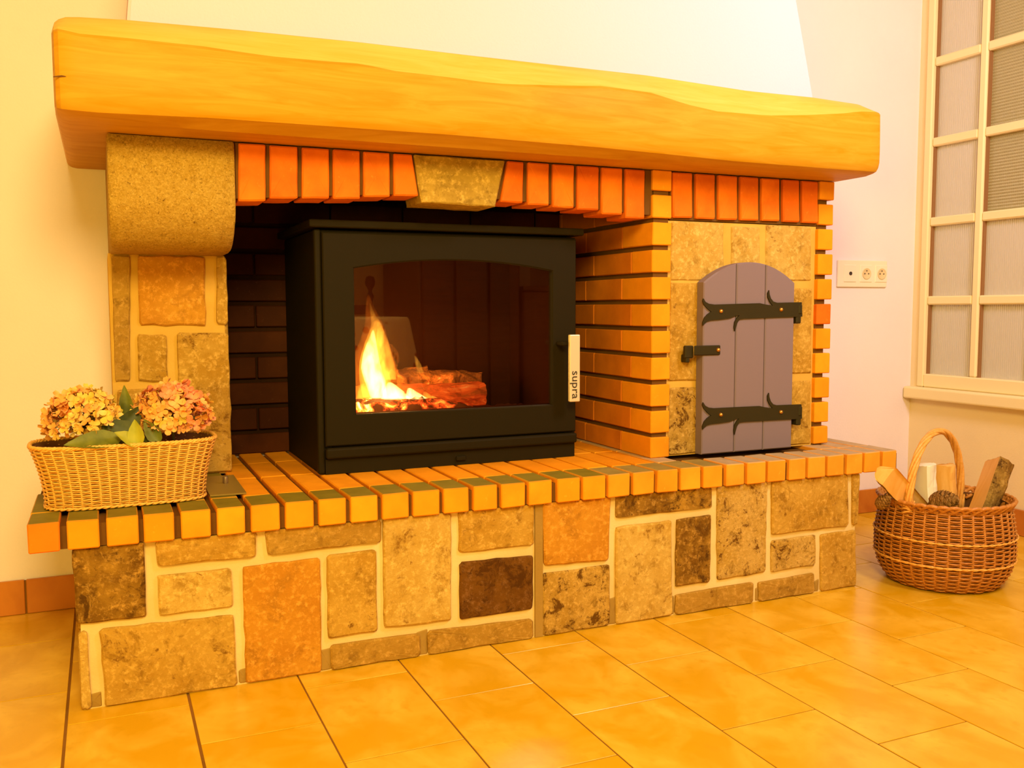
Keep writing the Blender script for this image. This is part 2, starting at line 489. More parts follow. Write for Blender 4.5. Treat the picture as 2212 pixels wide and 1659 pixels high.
base_stone('tan2', A((212, 820), (272, 812), (300, 1290), (235, 1335)), bottom=True)
base_stone('orange', A((1305, 385), (1822, 328), (1832, 1105), (1328, 1175)), bottom=True)
base_stone('orange' if 0 else 'tan', B((22, 430), (345, 390), (355, 935), (27, 982)))
base_stone('tan_brown', B((48, 1030), (640, 950), (642, 1115), (50, 1205)), bottom=True)
base_stone('tan2', B((392, 205), (845, 175), (845, 860), (402, 913)), top=True)
base_stone('tan', B((897, 165), (1396, 130), (1396, 362), (900, 415)), top=True)
base_stone('darker', B((905, 480), (1390, 430), (1390, 785), (905, 858)))
base_stone('tan_brown', B((692, 935), (1388, 852), (1388, 990), (692, 1100)), bottom=True)
base_stone('orange', B((1458, 115), (1903, 80), (1892, 462), (1465, 500)), top=True)
base_stone('speckled', B((1457, 552), (1900, 495), (1900, 915), (1457, 980)), bottom=True)
base_stone('dark', D((97, 270), (738, 190), (738, 295), (100, 368)), top=True)
base_stone('tan2', D((98, 428), (465, 383), (470, 1020), (97, 1085)), bottom=True)
base_stone('dark', D((502, 378), (730, 346), (720, 790), (495, 825)))
base_stone('pitted', D((772, 175), (1105, 145), (1090, 728), (772, 780)), top=True)
base_stone('tan', D((1132, 140), (1635, 95), (1640, 418), (1132, 478)), top=True)
base_stone('tan', D((1668, 90), (1716, 85), (1700, 412), (1668, 415)), top=True)
base_stone('pitted', D((1130, 520), (1425, 480), (1425, 680), (1130, 727)))
base_stone('orange' if 0 else 'tan', D((1458, 478), (1690, 445), (1695, 806), (1458, 848)), bottom=True)
base_stone('tan_brown', D((492, 880), (1008, 792), (1008, 945), (492, 1020)), bottom=True)
base_stone('tan_brown', D((1042, 797), (1415, 732), (1415, 880), (1045, 920)), bottom=True)
# dark old joint full height near the middle
q0 = [at(px, py, 'Y', BY+.004) for px, py in B((1400, 110), (1452, 105), (1448, 990), (1398, 990))]
wbox('joint_strip', q0[0].x, q0[1].x, BY+.003, BY+.012, .001, SB-.003, MAT['mortar_dirty'], base, off=BO)
for px_, w_, h_ in ((203, .020, .030), (527, .014, .035), (706, .018, .050), (914, .018, .060), (1325, .016, .070), (1452, .014, .05), (1640, .012, .04), (1767, .012, .035)):
    xx = at(px_, 1530-.158*(px_-175)-8, 'Y', BY).x
    slab('joint_foot', [(xx-w_*.8, BY+.006, h_), (xx+w_*.8, BY+.006, h_+.004), (xx+w_*.8, BY+.006, .001), (xx-w_*.8, BY+.006, .001)], (0, -1, 0), .004, MAT['mortar_dirty'], base, BO, wob=.001, rnd=.004)
# returning stones on both short sides
for sx, xx in ((-1, .088), (1, 2.138)):
    yy = BY+.02
    for k, (L, zs_) in enumerate(((.17, (.15,)), (.2, (.22,)), (.16, (.11,)), (.19, (.2,)))):
        cuts = [.0015, zs_[0]-.012], [zs_[0]+.012, SB-.002]
        y1_ = min(yy+L-.022, YW-.01)
        for (a, b) in cuts:
            qq = [(xx, yy, b), (xx, y1_, b), (xx, y1_, a), (xx, yy, a)]
            if sx < 0: qq = [(xx, y1_, b), (xx, yy, b), (xx, yy, a), (xx, y1_, a)]
            slab('stone', qq, (sx, 0, 0), .01, ST[random.choice(['tan', 'tan_brown', 'tan2'])], base, BO, proud=.006)
        yy += L

# shelf of bricks laid on edge
shelf = part('brick_shelf', box_me('brick_shelf', .004, 2.284, .014, YW-.001, SB+.001, S-.012, MAT['core']))
W = .0575
XS = []
edges_px = [(57.5, 127.6), (144, 213), (229.5, 299), (309, 376), (390, 455), (467.5, 528.5), (541.5, 604), (616, 677.5), (689, 747), (757, 816), (825.5, 883.5), (893, 949), (958.5, 1012.5), (1023, 1074), (1083, 1134), (1142.5, 1193), (1205, 1253), (1259.5, 1308), (1315, 1361), (1369, 1414), (1421, 1465), (1472, 1515), (1521, 1562), (1570, 1609), (1616, 1655), (1661, 1699), (1707, 1742), (1748, 1784), (1790, 1825), (1832, 1865), (1870.5, 1903), (1909, 1937)]
for a, b in edges_px:
    ym = 1131-.092*(a-60)
    XS.append((at(a, ym, 'Y', 0).x, at(b, ym, 'Y', 0).x))
for i, (a, b) in enumerate(XS):
    mat = MAT['brick_end'] if i == 0 else (MAT['brick_top'] if i < 18 else (MAT['brick_mid'] if i < 23 else MAT['brick_mauve']))
    fl_ = .108 if i < 22 else .108
    block('brick', a, b, random.uniform(-.001, .001), fl_, SB, S, mat, shelf, jit=.0008)
    mid = (.335, .56, YW-.003)
    y0 = fl_+.003
    for y1 in mid:
        show = (i < 7 and y1 < .5) or (5 <= i <= 21) or i >= 29
        if i < 6 and y0 > .43: show = False
        if show:
            block('brick', a, b, y0, y1-.003, SB+.002, S-.0006*random.random(), MAT['brick_mauve'] if i > 20 else (MAT['brick_top'] if i < 6 else MAT['brick']), shelf)
        y0 = y1

# left stone pillar
PXL, PXR, PY = .168, .4425, .436
pil = part('stone_pillar', box_me('stone_pillar', PXL, PXR-.008, PY+.007, YW-.001, S-.002, .95, MAT['mortar_ochre']))
E2 = lambda *l: cr((0, 500), 2.9625, l)
def pstone(kind, pts, **k):
    q = [at(px, py, 'Y', PY) for px, py in pts]
    for p in q:
        p.z = min(max(p.z, S+.002), .947); p.x = min(max(p.x, PXL-.003), PXR)
    slab('stone', q, (0, -1, 0), .02, ST[kind], pil, BO, wob=.0022, rnd=.006, proud=random.uniform(.0, .003))
pstone('tan_brown', E2((712, 150), (830, 150), (833, 962), (738, 962)))
pstone('orange', E2((885, 150), (1312, 150), (1318, 605), (890, 598)))
pstone('tan', E2((1385, 150), (1470, 140), (1475, 592), (1385, 592)))
pstone('tan', E2((875, 660), (1062, 660), (1078, 962), (885, 955)))
pstone('tan', E2((1135, 648), (1480, 650), (1500, 1545), (1150, 1560)))
pstone('tan', E2((750, 1012), (1095, 1012), (1110, 1560), (750, 1590)))
# inner right flank of the pillar
zz = S+.002
for h, nb in ((.26, 2), (.19, 1), (.09, 2)):
    yy = PY+.012
    for j in range(nb):
        y1_ = yy+(YW-.02-PY)/nb-.012
        slab('stone', [(PXR-.008, yy, zz+h-.008), (PXR-.008, y1_, zz+h-.008), (PXR-.008, y1_, zz), (PXR-.008, yy, zz)], (1, 0, 0), .006, ST['tan_brown'], pil, BO, proud=.008)
        yy = y1_+.012
    zz += h

# corbel: upright block whose foot rolls back to the pillar
vs, fs = [], []
prof = [(YF, 1.188), (YF-.002, 1.15), (YF, 1.07)]
for k in range(1, 11):
    a = PI/2*k/10
    prof.append((YF+.135*(1-math.cos(a)), 1.07-.122*math.sin(a)))
prof += [(PY+.03, .948), (YW-.001, .948), (YW-.001, 1.188)]
x0, x1 = .172, .4345
n = len(prof)
cxm = [x0, x0+.004, x0+.03, x0+.09, x0+.15, x0+.21, x1-.004, x1]
for xi, xx in enumerate(cxm):
    ins = .004 if xi in (0, len(cxm)-1) else 0
    for (yy, zz) in prof:
        vs.append((xx, yy+(ins if yy < .6 else 0)+(random.uniform(-.0008, .0008)), zz+(ins if zz < 1.0 else -ins)))
for xi in range(len(cxm)-1):
    for i in range(n):
        a = xi*n+i; b = xi*n+(i+1) % n
        fs.append((a, b, b+n, a+n))
fs.append(tuple(range(n))[::-1]); fs.append(tuple(range((len(cxm)-1)*n, len(cxm)*n)))
bm = bmesh.new(); bv = [bm.verts.new(v) for v in vs]
for f in fs: bm.faces.new([bv[i] for i in f])
part('corbel', bm_mesh('corbel', bm, MAT['corbel'], True), label='rounded granular stone corbel under the beam')

# niche back and side courses, brick columns
zc = []
for k in range(11):
    t1 = 1.1965-.0742*k
    zc.append((t1-.0615, t1))
zc[0] = (zc[0][0], 1.1885)
C1L, C1R = 1.5329, 1.5926
col = part('brick_column', box_me('brick_column', C1L+.008, C1R-.004, YF+.010, YW-.001, S, 1.188, MAT['core']))
for k, (z0, z1) in enumerate(zc):
    if k > 9: z0 = S+.0005
    j = random.uniform(-.0015, .0015)
    L1 = .108 if k % 2 else .16
    block('brick', C1L, C1R+.001, YF+j, YF+L1, z0, z1, MAT['brick'] if k else MAT['brick'], col)
    y = YF+L1+.003
    nxt = [.22, .22, .22]
    for L in nxt:
        y1 = min(y+L, YW-.004)
        if y1-y > .03: block('brick', C1L+random.uniform(0, .0015), C1L+.05, y, y1-.003, z0, z1, MAT['brick_niche'], col)
        y = y1
C2L, C2R = 2.113, 2.1683
col2 = part('brick_column', box_me('brick_column', C2L+.002, C2R-.018, YF+.012, YW-.001, S, 1.188, MAT['core']))
for k, (z0, z1) in enumerate(zc):
    if k > 9: z0 = S+.004
    j = random.uniform(-.0015, .0015)
    y = YF+j
    block('brick', C2L, C2R, y, y+.216, z0, z1, MAT['brick'] if k != 5 else MAT['brick_red'], col2)
    block('brick', C2L, C2R-.001, y+.222, y+.43, z0, z1, MAT['brick'], col2)
    block('brick', C2L, C2R-.001, y+.436, YW-.003, z0, z1, MAT['brick'], col2)
nb = part('niche_wall', box_me('niche_wall', .44, C1L+.01, YW-.014, YW-.001, S, 1.188, MAT['core_niche_dark']))
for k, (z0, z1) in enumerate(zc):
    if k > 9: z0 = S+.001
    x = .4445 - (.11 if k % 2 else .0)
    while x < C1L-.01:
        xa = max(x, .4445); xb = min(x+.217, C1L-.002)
        if xb-xa > .02: block('brick', xa, xb, YW-.026, YW-.010, z0, z1, MAT['brick_niche_dark'], nb)
        x += .222

def extrude_poly(name, pts, y0, y1, mat, parent, off):
    bm = bmesh.new()
    f0 = [bm.verts.new((p.x-off[0], y0-off[1], p.z-off[2])) for p in pts]
    f1 = [bm.verts.new((p.x-off[0], y1-off[1], p.z-off[2])) for p in pts]
    n = len(pts)
    for tri in tessellate_polygon([[Vector((p.x, p.z, 0)) for p in pts]]):
        bm.faces.new([f0[i] for i in tri]); bm.faces.new([f1[i] for i in tri[::-1]])
    for i in range(n):
        j = (i+1) % n; bm.faces.new((f0[i], f0[j], f1[j], f1[i]))
    return add(name, bm_mesh(name, bm, mat), parent)

# flat arch of red bricks with keystone
_lp = [at(px, py, 'Y', YF+.011) for px, py in ((512, 429), (700, 423), (890, 419), (1090, 431), (1200, 442), (1396, 464))]
_lp = [Vector((.437, 0, _lp[0].z))]+_lp+[Vector((C1L+.004, 0, _lp[-1].z)), Vector((C1L+.004, 0, 1.188)), Vector((.437, 0, 1.188))]
lin = extrude_poly('lintel', _lp, YF+.011, YF+.10, MAT['core'], FP, (0, 0, 0))
lin.location = (-FO[0], -FO[1], 0)
G1 = lambda *l: cr((480, 280), 2.9625, l)
G2 = lambda *l: cr((940, 280), 2.9625, l)
_LB = (FO[0], FO[1], 0)
def lin_brick(pts, mat, nm='brick', dep=.105, wob=.0006, pr=0.0, par=None, clampz=1.1865):
    q = [at(px, py, 'Y', YF) for px, py in pts]
    q[0].z = min(q[0].z, clampz); q[1].z = min(q[1].z, clampz)
    return slab(nm, q, (0, -1, 0), dep, mat, par or lin, BO, wob=wob, rnd=.003, proud=pr)
for x0_, x1_, yt, yb in ((105, 277, 64, 457), (305, 482, 64, 440), (512, 684, 76, 439), (711, 881, 88, 441), (906, 1072, 102, 429)):
    lin_brick(G1((x0_, yt), (x1_, yt+5), (x1_+2, yb), (x0_, yb)), MAT['brick_red'])
lin_brick(G1((1099, 112), (1216, 116), (1257, 425), (1101, 424)), MAT['brick_red'])
ks = [(894, 318), (1091, 331), (1070, 447), (910, 438)]
lin_brick(ks, MAT['keystone'], 'keystone', .12, .0012, .002)
lin_brick(G2((466, 168), (568, 172), (562, 470), (420, 462)), MAT['brick_red'])
for x0_, x1_, yt, yb in ((597, 732, 180, 485), (757, 892, 190, 501), (915, 1050, 203, 516), (1070, 1202, 225, 544), (1222, 1344, 235, 570)):
    lin_brick(G2((x0_, yt), (x1_, yt+6), (x1_-3, yb), (x0_-2, yb-4)), MAT['brick_red'])
# soffit above the cupboard door
lin2 = part('lintel', box_me('lintel', C1R+.002, C2L-.002, YF+.012, YF+.10, 1.058, 1.188, MAT['core']))
G3 = lambda *l: cr((1380, 300), 2.9625, l)
for i, (x0_, x1_, yt, yb) in enumerate(((222, 345, 188, 503), (370, 490, 198, 510), (514, 633, 212, 515), (655, 768, 226, 520), (792, 903, 237, 522), (927, 1030, 243, 530), (1050, 1149, 250, 536))):
    lin_brick(G3((x0_, yt), (x1_, yt+7), (x1_, yb+3), (x0_, yb)), MAT['brick_red'] if i in (2, 3, 4, 5) else MAT['brick_red'], par=lin2)

# stone panel round the little door
DY = YF+.012
pan = part('door_surround', box_me('door_surround', C1R-.004, C2L+.004, DY+.004, YW-.001, S, 1.056, MAT['mortar_ochre']))
G4 = lambda *l: cr((1380, 620), 2.9625, l)
def dst(kind, pts):
    q = [at(px, py, 'Y', DY) for px, py in pts]
    for p in q:
        p.z = min(max(p.z, S+.003), 1.055)
    slab('stone', q, (0, -1, 0), .010, ST[kind], pan, BO, wob=.0012, rnd=.004, proud=random.uniform(0, .0015))
dst('tan2', G3((212, 518), (545, 524), (545, 905), (205, 905)))
dst('tan2', G3((595, 562), (775, 568), (775, 905), (595, 905)))
dst('tan2', G3((815, 535), (1105, 545), (1105, 908), (815, 905)))
dst('tan', G3((203, 920), (500, 925), (500, 1545), (190, 1550)))
dst('tan', G3((900, 955), (1108, 958), (1103, 1500), (900, 1500)))
dst('speckled', G4((195, 645), (500, 640), (500, 1090), (190, 1108)))
dst('tan', G4((900, 600), (1103, 600), (1100, 1025), (900, 1040)))

# ------------------------------------------------------------------ oak beam
sil = [(108, 45), (112, 34), (160, 33), (270, 39.5), (520, 62), (780, 88.6), (1016, 117), (1400, 160.6), (1616, 194), (1759, 208.6), (1880, 227), (1905, 236)]
edg = [(108, 60), (121, 60), (159, 73), (282, 84), (437, 101), (586, 123), (700, 133), (780, 139), (858, 155), (953, 166), (1048, 178.7), (1096, 183), (1238, 186.6), (1301, 186.6), (1411, 202), (1490, 227.6), (1553, 242), (1664, 251), (1743, 250), (1822, 246.6), (1863, 242), (1912, 244)]
bot = [(108, 238), (216, 248), (460, 259.5), (780, 281.6), (985, 296), (1300, 322.5), (1600, 352.6), (1800, 368), (1912, 376)]
def lerp(tab, x):
    if x <= tab[0][0]: return tab[0][1]
    for (a, b), (c, d) in zip(tab, tab[1:]):
        if x <= c: return b+(d-b)*(x-a)/(c-a)
    return tab[-1][1]
BY0 = .0176
BXL, BXR = .0795, 2.2035
def to_z(tab, X, Y):
    # table value at world X on plane Y -> height
    lo, hi = 100.0, 1915.0
    for _ in range(30):
        mid_ = (lo+hi)/2
        if at(mid_, lerp(tab, mid_), 'Y', Y).x < X: lo = mid_
        else: hi = mid_
    return at(lo, lerp(tab, lo), 'Y', Y).z
vs, fs = [], []
xsn = [BXL, BXL+.004, BXL+.012, BXL+.025]+[BXL+.05+(BXR-BXL-.1)*i/70 for i in range(71)]+[BXR-.025, BXR-.012, BXR-.004, BXR]
rad = .028
for X in xsn:
    d = min(X-BXL, BXR-X)
    ins = rad-math.sqrt(max(0, rad*rad-(rad-min(d, rad))**2))      # rounded plan corners
    Xc = min(max(X, BXL+.01), BXR-.01)
    ze = to_z(edg, Xc, BY0); zt = to_z(sil, Xc, BY0+.075); zb = to_z(bot, Xc, BY0)
    zb = zb-.0; zi = ins*.5
    w1 = .004*noise.noise(Vector((X*3, 1, 2)))
    yb0 = BY0+ins
    pr = [(YW-.001, zt-zi), (yb0+.12, zt-zi), (yb0+.082, zt-.001-zi), (yb0+.072, zt-.005-zi),
          (yb0+.040, (zt+ze)/2-.001-zi*.6), (yb0+.007, ze+.003-zi*.3), (yb0+.001, ze-.004),
          (yb0-.003+w1, ze-(ze-zb)*.3), (yb0-.004+w1, ze-(ze-zb)*.6), (yb0-.001, zb+.030), (yb0+.003, zb+.016+zi*.3), (yb0+.010, zb+.006+zi*.6), (yb0+.022, zb+.001+zi), (yb0+.05, 1.1905+zi), (YW-.001, 1.1905+zi)]
    for (yy, zz) in pr: vs.append((X, yy, zz))
n = len(pr)
for i in range(len(xsn)-1):
    for k in range(n):
        a = i*n+k; b = i*n+(k+1) % n
        fs.append((a, b, b+n, a+n))
fs.append(tuple(range(n))[::-1]); fs.append(tuple(range((len(xsn)-1)*n, len(xsn)*n)))
ctr = Vector(((BXL+BXR)/2, .38, 1.19))
bm = bmesh.new(); bv = [bm.verts.new(Vector(v)-ctr) for v in vs]
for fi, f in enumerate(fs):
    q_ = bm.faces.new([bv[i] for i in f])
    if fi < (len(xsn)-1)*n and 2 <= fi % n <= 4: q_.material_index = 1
me = bm_mesh('mantel_beam', bm, [MAT['beam'], MAT['beam_lit_edge']], True)
me.set_sharp_from_angle(angle=math.radians(22))
beam = add('mantel_beam', me, None, ctr, label='thick pale oak mantel beam with rounded ends over the whole fireplace', category='mantel')
# drying crack at the left end
c0 = at(115, 166, 'Y', BY0-.001); c1 = at(152, 167, 'Y', BY0-.004)
vs, fs = [], []
tube_verts([c0-ctr, (c0+c1)/2-ctr+Vector((0, 0, .002)), c1-ctr], [.0012, .0016, .0004], 5, vs, fs)
add('crack', mesh_of('crack', vs, fs, M_plain('crack_shadow', (.16, .06, .01), .9)), beam)

# ------------------------------------------------------------------ chimney hood
hb = 1.374
xL0, xR0 = .215, 2.047
def hx(z, side):
    k = (z-hb)/(2.6-hb)
    return (xL0+.125*k) if side < 0 else (xR0-.235*k)
vs = []
for z in (hb, 2.6):
    yy = .12+.07*(z-hb)
    vs += [(hx(z, -1), yy, z), (hx(z, 1), yy, z), (hx(z, 1), YW-.001, z), (hx(z, -1), YW-.001, z)]
ho = Vector((1.13, .4, hb))
bm = bmesh.new(); bv = [bm.verts.new(Vector(v)-ho) for v in vs]
for f in ((0, 1, 5, 4), (1, 2, 6, 5), (2, 3, 7, 6), (3, 0, 4, 7), (0, 3, 2, 1), (4, 5, 6, 7)): bm.faces.new([bv[i] for i in f])
bmesh.ops.bevel(bm, geom=[e for e in bm.edges if abs(e.verts[0].co.z-e.verts[1].co.z) > .5], offset=.006, segments=2, affect='EDGES')
add('chimney_hood', bm_mesh('chimney_hood', bm, MAT['hood']), None, ho, label='white plastered chimney hood rising from the wooden beam', category='chimney hood')

# ------------------------------------------------------------------ cast iron stove
SX0, SX1, SY0, SY1 = .640, 1.362, .29, .728
SO = (1.0, .5, S)
stove = thing('wood_stove', 'black cast iron wood stove with arched glass door and fire inside', 'stove', SO)
def sb(name, *a, mat='iron', **k): return wbox(name, *a, MAT[mat], parent=k.pop('parent', stove), off=k.pop('off', SO), **k)
# body shell, open at the front
bm = bmesh.new()
bm_box(bm, SX0, SX0+.03, SY0+.012, SY1, S+.001, 1.010)
bm_box(bm, SX1-.03, SX1, SY0+.012, SY1, S+.001, 1.010)
bm_box(bm, SX0+.03, SX1-.03, SY1-.03, SY1, S+.001, 1.010)
bm_box(bm, SX0+.03, SX1-.03, SY0+.012, SY1-.03, .975, 1.010)
bm_box(bm, SX0+.03, SX1-.03, SY0+.03, SY1-.03, S+.02, .500)
me = bm_mesh('stove_body', bm, MAT['iron'])
add('stove_body', me, stove, (-SO[0], -SO[1], -SO[2]))
sb('corner_strip', SX0-.006, SX0+.012, SY0+.004, SY0+.030, S+.001, 1.012, bev=.006, seg=3)
sb('top_plate', SX0-.020, SX1+.016, SY0-.014, SY1, 1.0145, 1.034, bev=.004, seg=2)
# door with arched opening
GX0, GX1, GZ0, GZa, GZb = .731, 1.284, .548, .916, .941
def arch_z(x):
    u = (x-(GX0+GX1)/2)/((GX1-GX0)/2)
    return GZa+(GZb-GZa)*(1-u*u)
NB = 24
gx = [GX0+(GX1-GX0)*i/NB for i in range(NB+1)]
inner = [(x_, arch_z(x_)) for x_ in gx]+[(GX1, GZ0), (GX0, GZ0)]
DX0, DX1, DZ0, DZ1 = .652, 1.358, .470, 1.004
outer = [(DX0+(DX1-DX0)*i/NB, DZ1) for i in range(NB+1)]+[(DX1, DZ0), (DX0, DZ0)]
n = len(inner); vs = []; fs = []
def ringv(r, y, sh=0.0):
    cx_ = (GX0+GX1)/2; cz_ = (GZ0+GZa)/2
    for x_, z_ in r: vs.append((x_+(sh if x_ < cx_ else -sh), y, z_+(sh if z_ < cz_ else -sh)))
yd0, yd1 = SY0-.004, SY0+.012
ringv(outer, yd1); ringv(outer, yd0+.003); ringv(outer, yd0, .003)
ringv(inner, yd0, -.003); ringv(inner, yd0+.003); ringv(inner, yd1+.004)
for rr in range(5):
    for i in range(n):
        j = (i+1) % n
        fs.append((rr*n+i, rr*n+j, (rr+1)*n+j, (rr+1)*n+i))
bm = bmesh.new(); bv = [bm.verts.new((v[0]-SO[0], v[1]-SO[1], v[2]-SO[2])) for v in vs]
for f in fs: bm.faces.new([bv[i] for i in f])
door = add('stove_door', bm_mesh('stove_door', bm, MAT['iron']), stove)
# glass
t = NT('stove_glass')
tr = t.node('ShaderNodeBsdfTransparent'); tr.inputs[0].default_value = (.93, .84, .72, 1)
gl = t.node('ShaderNodeBsdfGlossy'); gl.inputs['Roughness'].default_value = .015; gl.inputs[0].default_value = (1, .86, .66, 1)
fr = t.node('ShaderNodeFresnel'); fr.inputs[0].default_value = 1.75
mx = t.node('ShaderNodeMixShader'); t.l.new(fr.outputs[0], mx.inputs[0]); t.l.new(tr.outputs[0], mx.inputs[1]); t.l.new(gl.outputs[0], mx.inputs[2])
t.l.new(mx.outputs[0], t.out.inputs['Surface'])
vs = []; fs = []
for yy in (SY0+.0085, SY0+.0125):
    for x_, z_ in inner: vs.append((x_-SO[0]+(.002 if x_ > 1 else -.002), yy-SO[1], z_-SO[2]+(.002 if z_ > .7 else -.002)))
fs = [tuple(range(n)), tuple(range(n, 2*n))[::-1]]+[(i, (i+1) % n, n+(i+1) % n, n+i) for i in range(n)]
add('glass', mesh_of('glass', vs, fs, t.m), door, label='clear arched glass pane of the stove')
# ledge, plinth, latch
sb('ledge', SX0+.012, SX1-.002, SY0-.010, SY0+.012, .438, .466, bev=.006, seg=3)
sb('plinth', SX0+.012, SX1-.004, SY0+.004, SY0+.03, S+.001, .4365)
sb('air_slider', 1.0, 1.028, SY0-.004, SY0+.004, .410, .422, bev=.002)
# handle with lettering
hd = sb('handle', 1.3120, 1.3435, .234, .246, .559, .743, mat='steel', bev=.0025, seg=2, label='flat brushed steel handle plate')
ho_ = ((1.312+1.3435)/2, .24, (.559+.743)/2)
wbox('stem', 1.295, 1.32, .247, .287, .712, .724, MAT['iron'], hd, .003, off=ho_)
cu = bpy.data.curves.new('lettering', 'FONT'); cu.body = 'supra'; cu.size = .040; cu.extrude = .0004; cu.align_x = 'CENTER'; cu.align_y = 'CENTER'
to = bpy.data.objects.new('tmp', cu); C.objects.link(to)
bpy.context.view_layer.update()
tm = bpy.data.meshes.new_from_object(to.evaluated_get(bpy.context.evaluated_depsgraph_get()))
bpy.data.objects.remove(to)
tm.materials.clear(); tm.materials.append(MAT['lettering'])
lt = add('lettering', tm, hd, (0.001, -.0068, -.045))
lt.rotation_euler = (PI/2, PI/2, 0)
lt.scale = (.88, .80, 1)

# firebox lining and ash lip
sb('firebox_lining', .675, 1.335, .668, .690, .502, .972, mat='soot')
sb('ash_lip', .70, 1.325, .345, .365, .4905, .545, mat='soot', bev=.004)
sb('firebrick', .672, .690, .35, .665, .502, .970, mat='soot')
sb('firebrick', 1.322, 1.332, .35, .665, .502, .970, mat='soot')

# embers bed
t = NT('glowing_embers'); v = t.coords(rnd=False)
n1 = t.noise(v, 26, 6, .65, .6); n2 = t.noise(v, 90, 5, .7)
sepx = t.node('ShaderNodeSeparateXYZ'); t.l.new(v, sepx.inputs[0])
hot = t.step(sepx.outputs['X'], 1.20, .80)
s1 = t.step(n1, .46, .68)
mm_ = t.node('ShaderNodeMath', operation='MULTIPLY'); t.l.new(s1, mm_.inputs[0]); t.l.new(hot, mm_.inputs[1])
col_ = t.ramp(mm_.outputs[0], [(0, (.18, .008, .001)), (.35, (.9, .08, .01)), (.65, (1, .35, .04)), (1, (1, .78, .3))])
st_ = t.node('ShaderNodeMath', operation='MULTIPLY_ADD'); t.l.new(mm_.outputs[0], st_.inputs[0]); st_.inputs[1].default_value = 7.0; st_.inputs[2].default_value = .12
t.l.new(col_, t.b.inputs['Emission Color']); t.l.new(st_.outputs[0], t.b.inputs['Emission Strength'])
EMB = t.done((.05, .02, .012), .9)
t = NT('charred_wood'); v = t.coords()
n1 = t.noise(v, 22, 7, .7, .8)
col_ = t.ramp(t.step(n1, .52, .72), [(0, (.25, .01, .001)), (.5, (1, .12, .01)), (1, (1, .5, .1))])
t.l.new(col_, t.b.inputs['Emission Color'])
sm = t.node('ShaderNodeMath', operation='MULTIPLY'); t.l.new(t.step(n1, .54, .74), sm.inputs[0]); sm.inputs[1].default_value = 1.6
t.l.new(sm.outputs[0], t.b.inputs['Emission Strength'])
CHAR = t.done(t.mix(t.step(n1, .4, .6), (.06, .02, .01), (.32, .15, .05)), .9)
t = NT('glowing_log_wood'); v = t.coords((1, 4, 4))
n1 = t.noise(v, 9, 7, .7, .8)
col_ = t.ramp(n1, [(.40, (.03, .002, .0)), (.50, (.6, .03, .003)), (.60, (1, .14, .015)), (.72, (1, .55, .12))])
t.l.new(col_, t.b.inputs['Emission Color']); t.b.inputs['Emission Strength'].default_value = .6
GLOWLOG = t.done((.20, .06, .02), .9)

vs, fs = [], []
nx, ny = 46, 18
for i in range(nx+1):
    for j in range(ny+1):
        xx = .692+(1.32-.692)*i/nx; yy = .366+(.665-.366)*j/ny
        h = .520+.046*max(0, 1-((xx-.86)/.30)**2)+.018*noise.noise(Vector((xx*22, yy*22, 3)))+.010*noise.noise(Vector((xx*60, yy*60, 7)))
        if i in (0, nx) or j in (0, ny): h = .502
        vs.append((xx, yy, max(h, .502)))
for i in range(nx):
    for j in range(ny):
        a = i*(ny+1)+j; fs.append((a, a+ny+1, a+ny+2, a+1))
em = Vector((1.0, .5, .502))
add('ember_bed', mesh_of('ember_bed', [Vector(v)-em for v in vs], fs, EMB, True), None, em, label='bed of glowing red embers on the stove floor behind the glass', category='embers', kind='stuff')

def log_mesh(name, L, ra, rb, mat, seed, sides=14, flat=None, endmat=None, rough=.12, segs=14, facemat=None):
    """log along +X from 0 to L; flat = list of (angle, dist) cut planes (split faces)"""
    bm = bmesh.new(); rings = []
    for i in range(segs+1):
        r = ra+(rb-ra)*i/segs; ring = []
        for k in range(sides):
            a = 2*PI*k/sides
            q = r*(1+rough*noise.noise(Vector((i*.45+seed*9, math.cos(a)*1.7, math.sin(a)*1.7)))+rough*.5*noise.noise(Vector((i*1.3, a*3, seed))))
            yy, zz = q*math.cos(a), q*math.sin(a); cut = 0
            for (fa, fd) in (flat or []):
                nx_, nz_ = math.cos(fa), math.sin(fa); dd = yy*nx_+zz*nz_-fd*r
                if dd > 0: yy -= dd*nx_; zz -= dd*nz_
            ring.append(bm.verts.new((L*i/segs+random.uniform(-1, 1)*.002, yy, zz)))
        rings.append(ring)
    for i in range(segs):
        for k in range(sides):
            j = (k+1) % sides
            f = bm.faces.new((rings[i][k], rings[i+1][k], rings[i+1][j], rings[i][j]))
            mid_ = sum((v.co for v in f.verts), Vector())/4
            for (fa, fd) in (flat or []):
                rr = ra+(rb-ra)*i/segs
                if mid_.y*math.cos(fa)+mid_.z*math.sin(fa) > fd*rr-.002: f.material_index = 2 if facemat else 0
    e0 = bm.faces.new(rings[0][::-1]); e1 = bm.faces.new(rings[-1])
    for e in (e0, e1): e.material_index = 1 if endmat else 0
    mats = [mat, endmat or mat, facemat or mat]
    return bm_mesh(name, bm, mats, False)

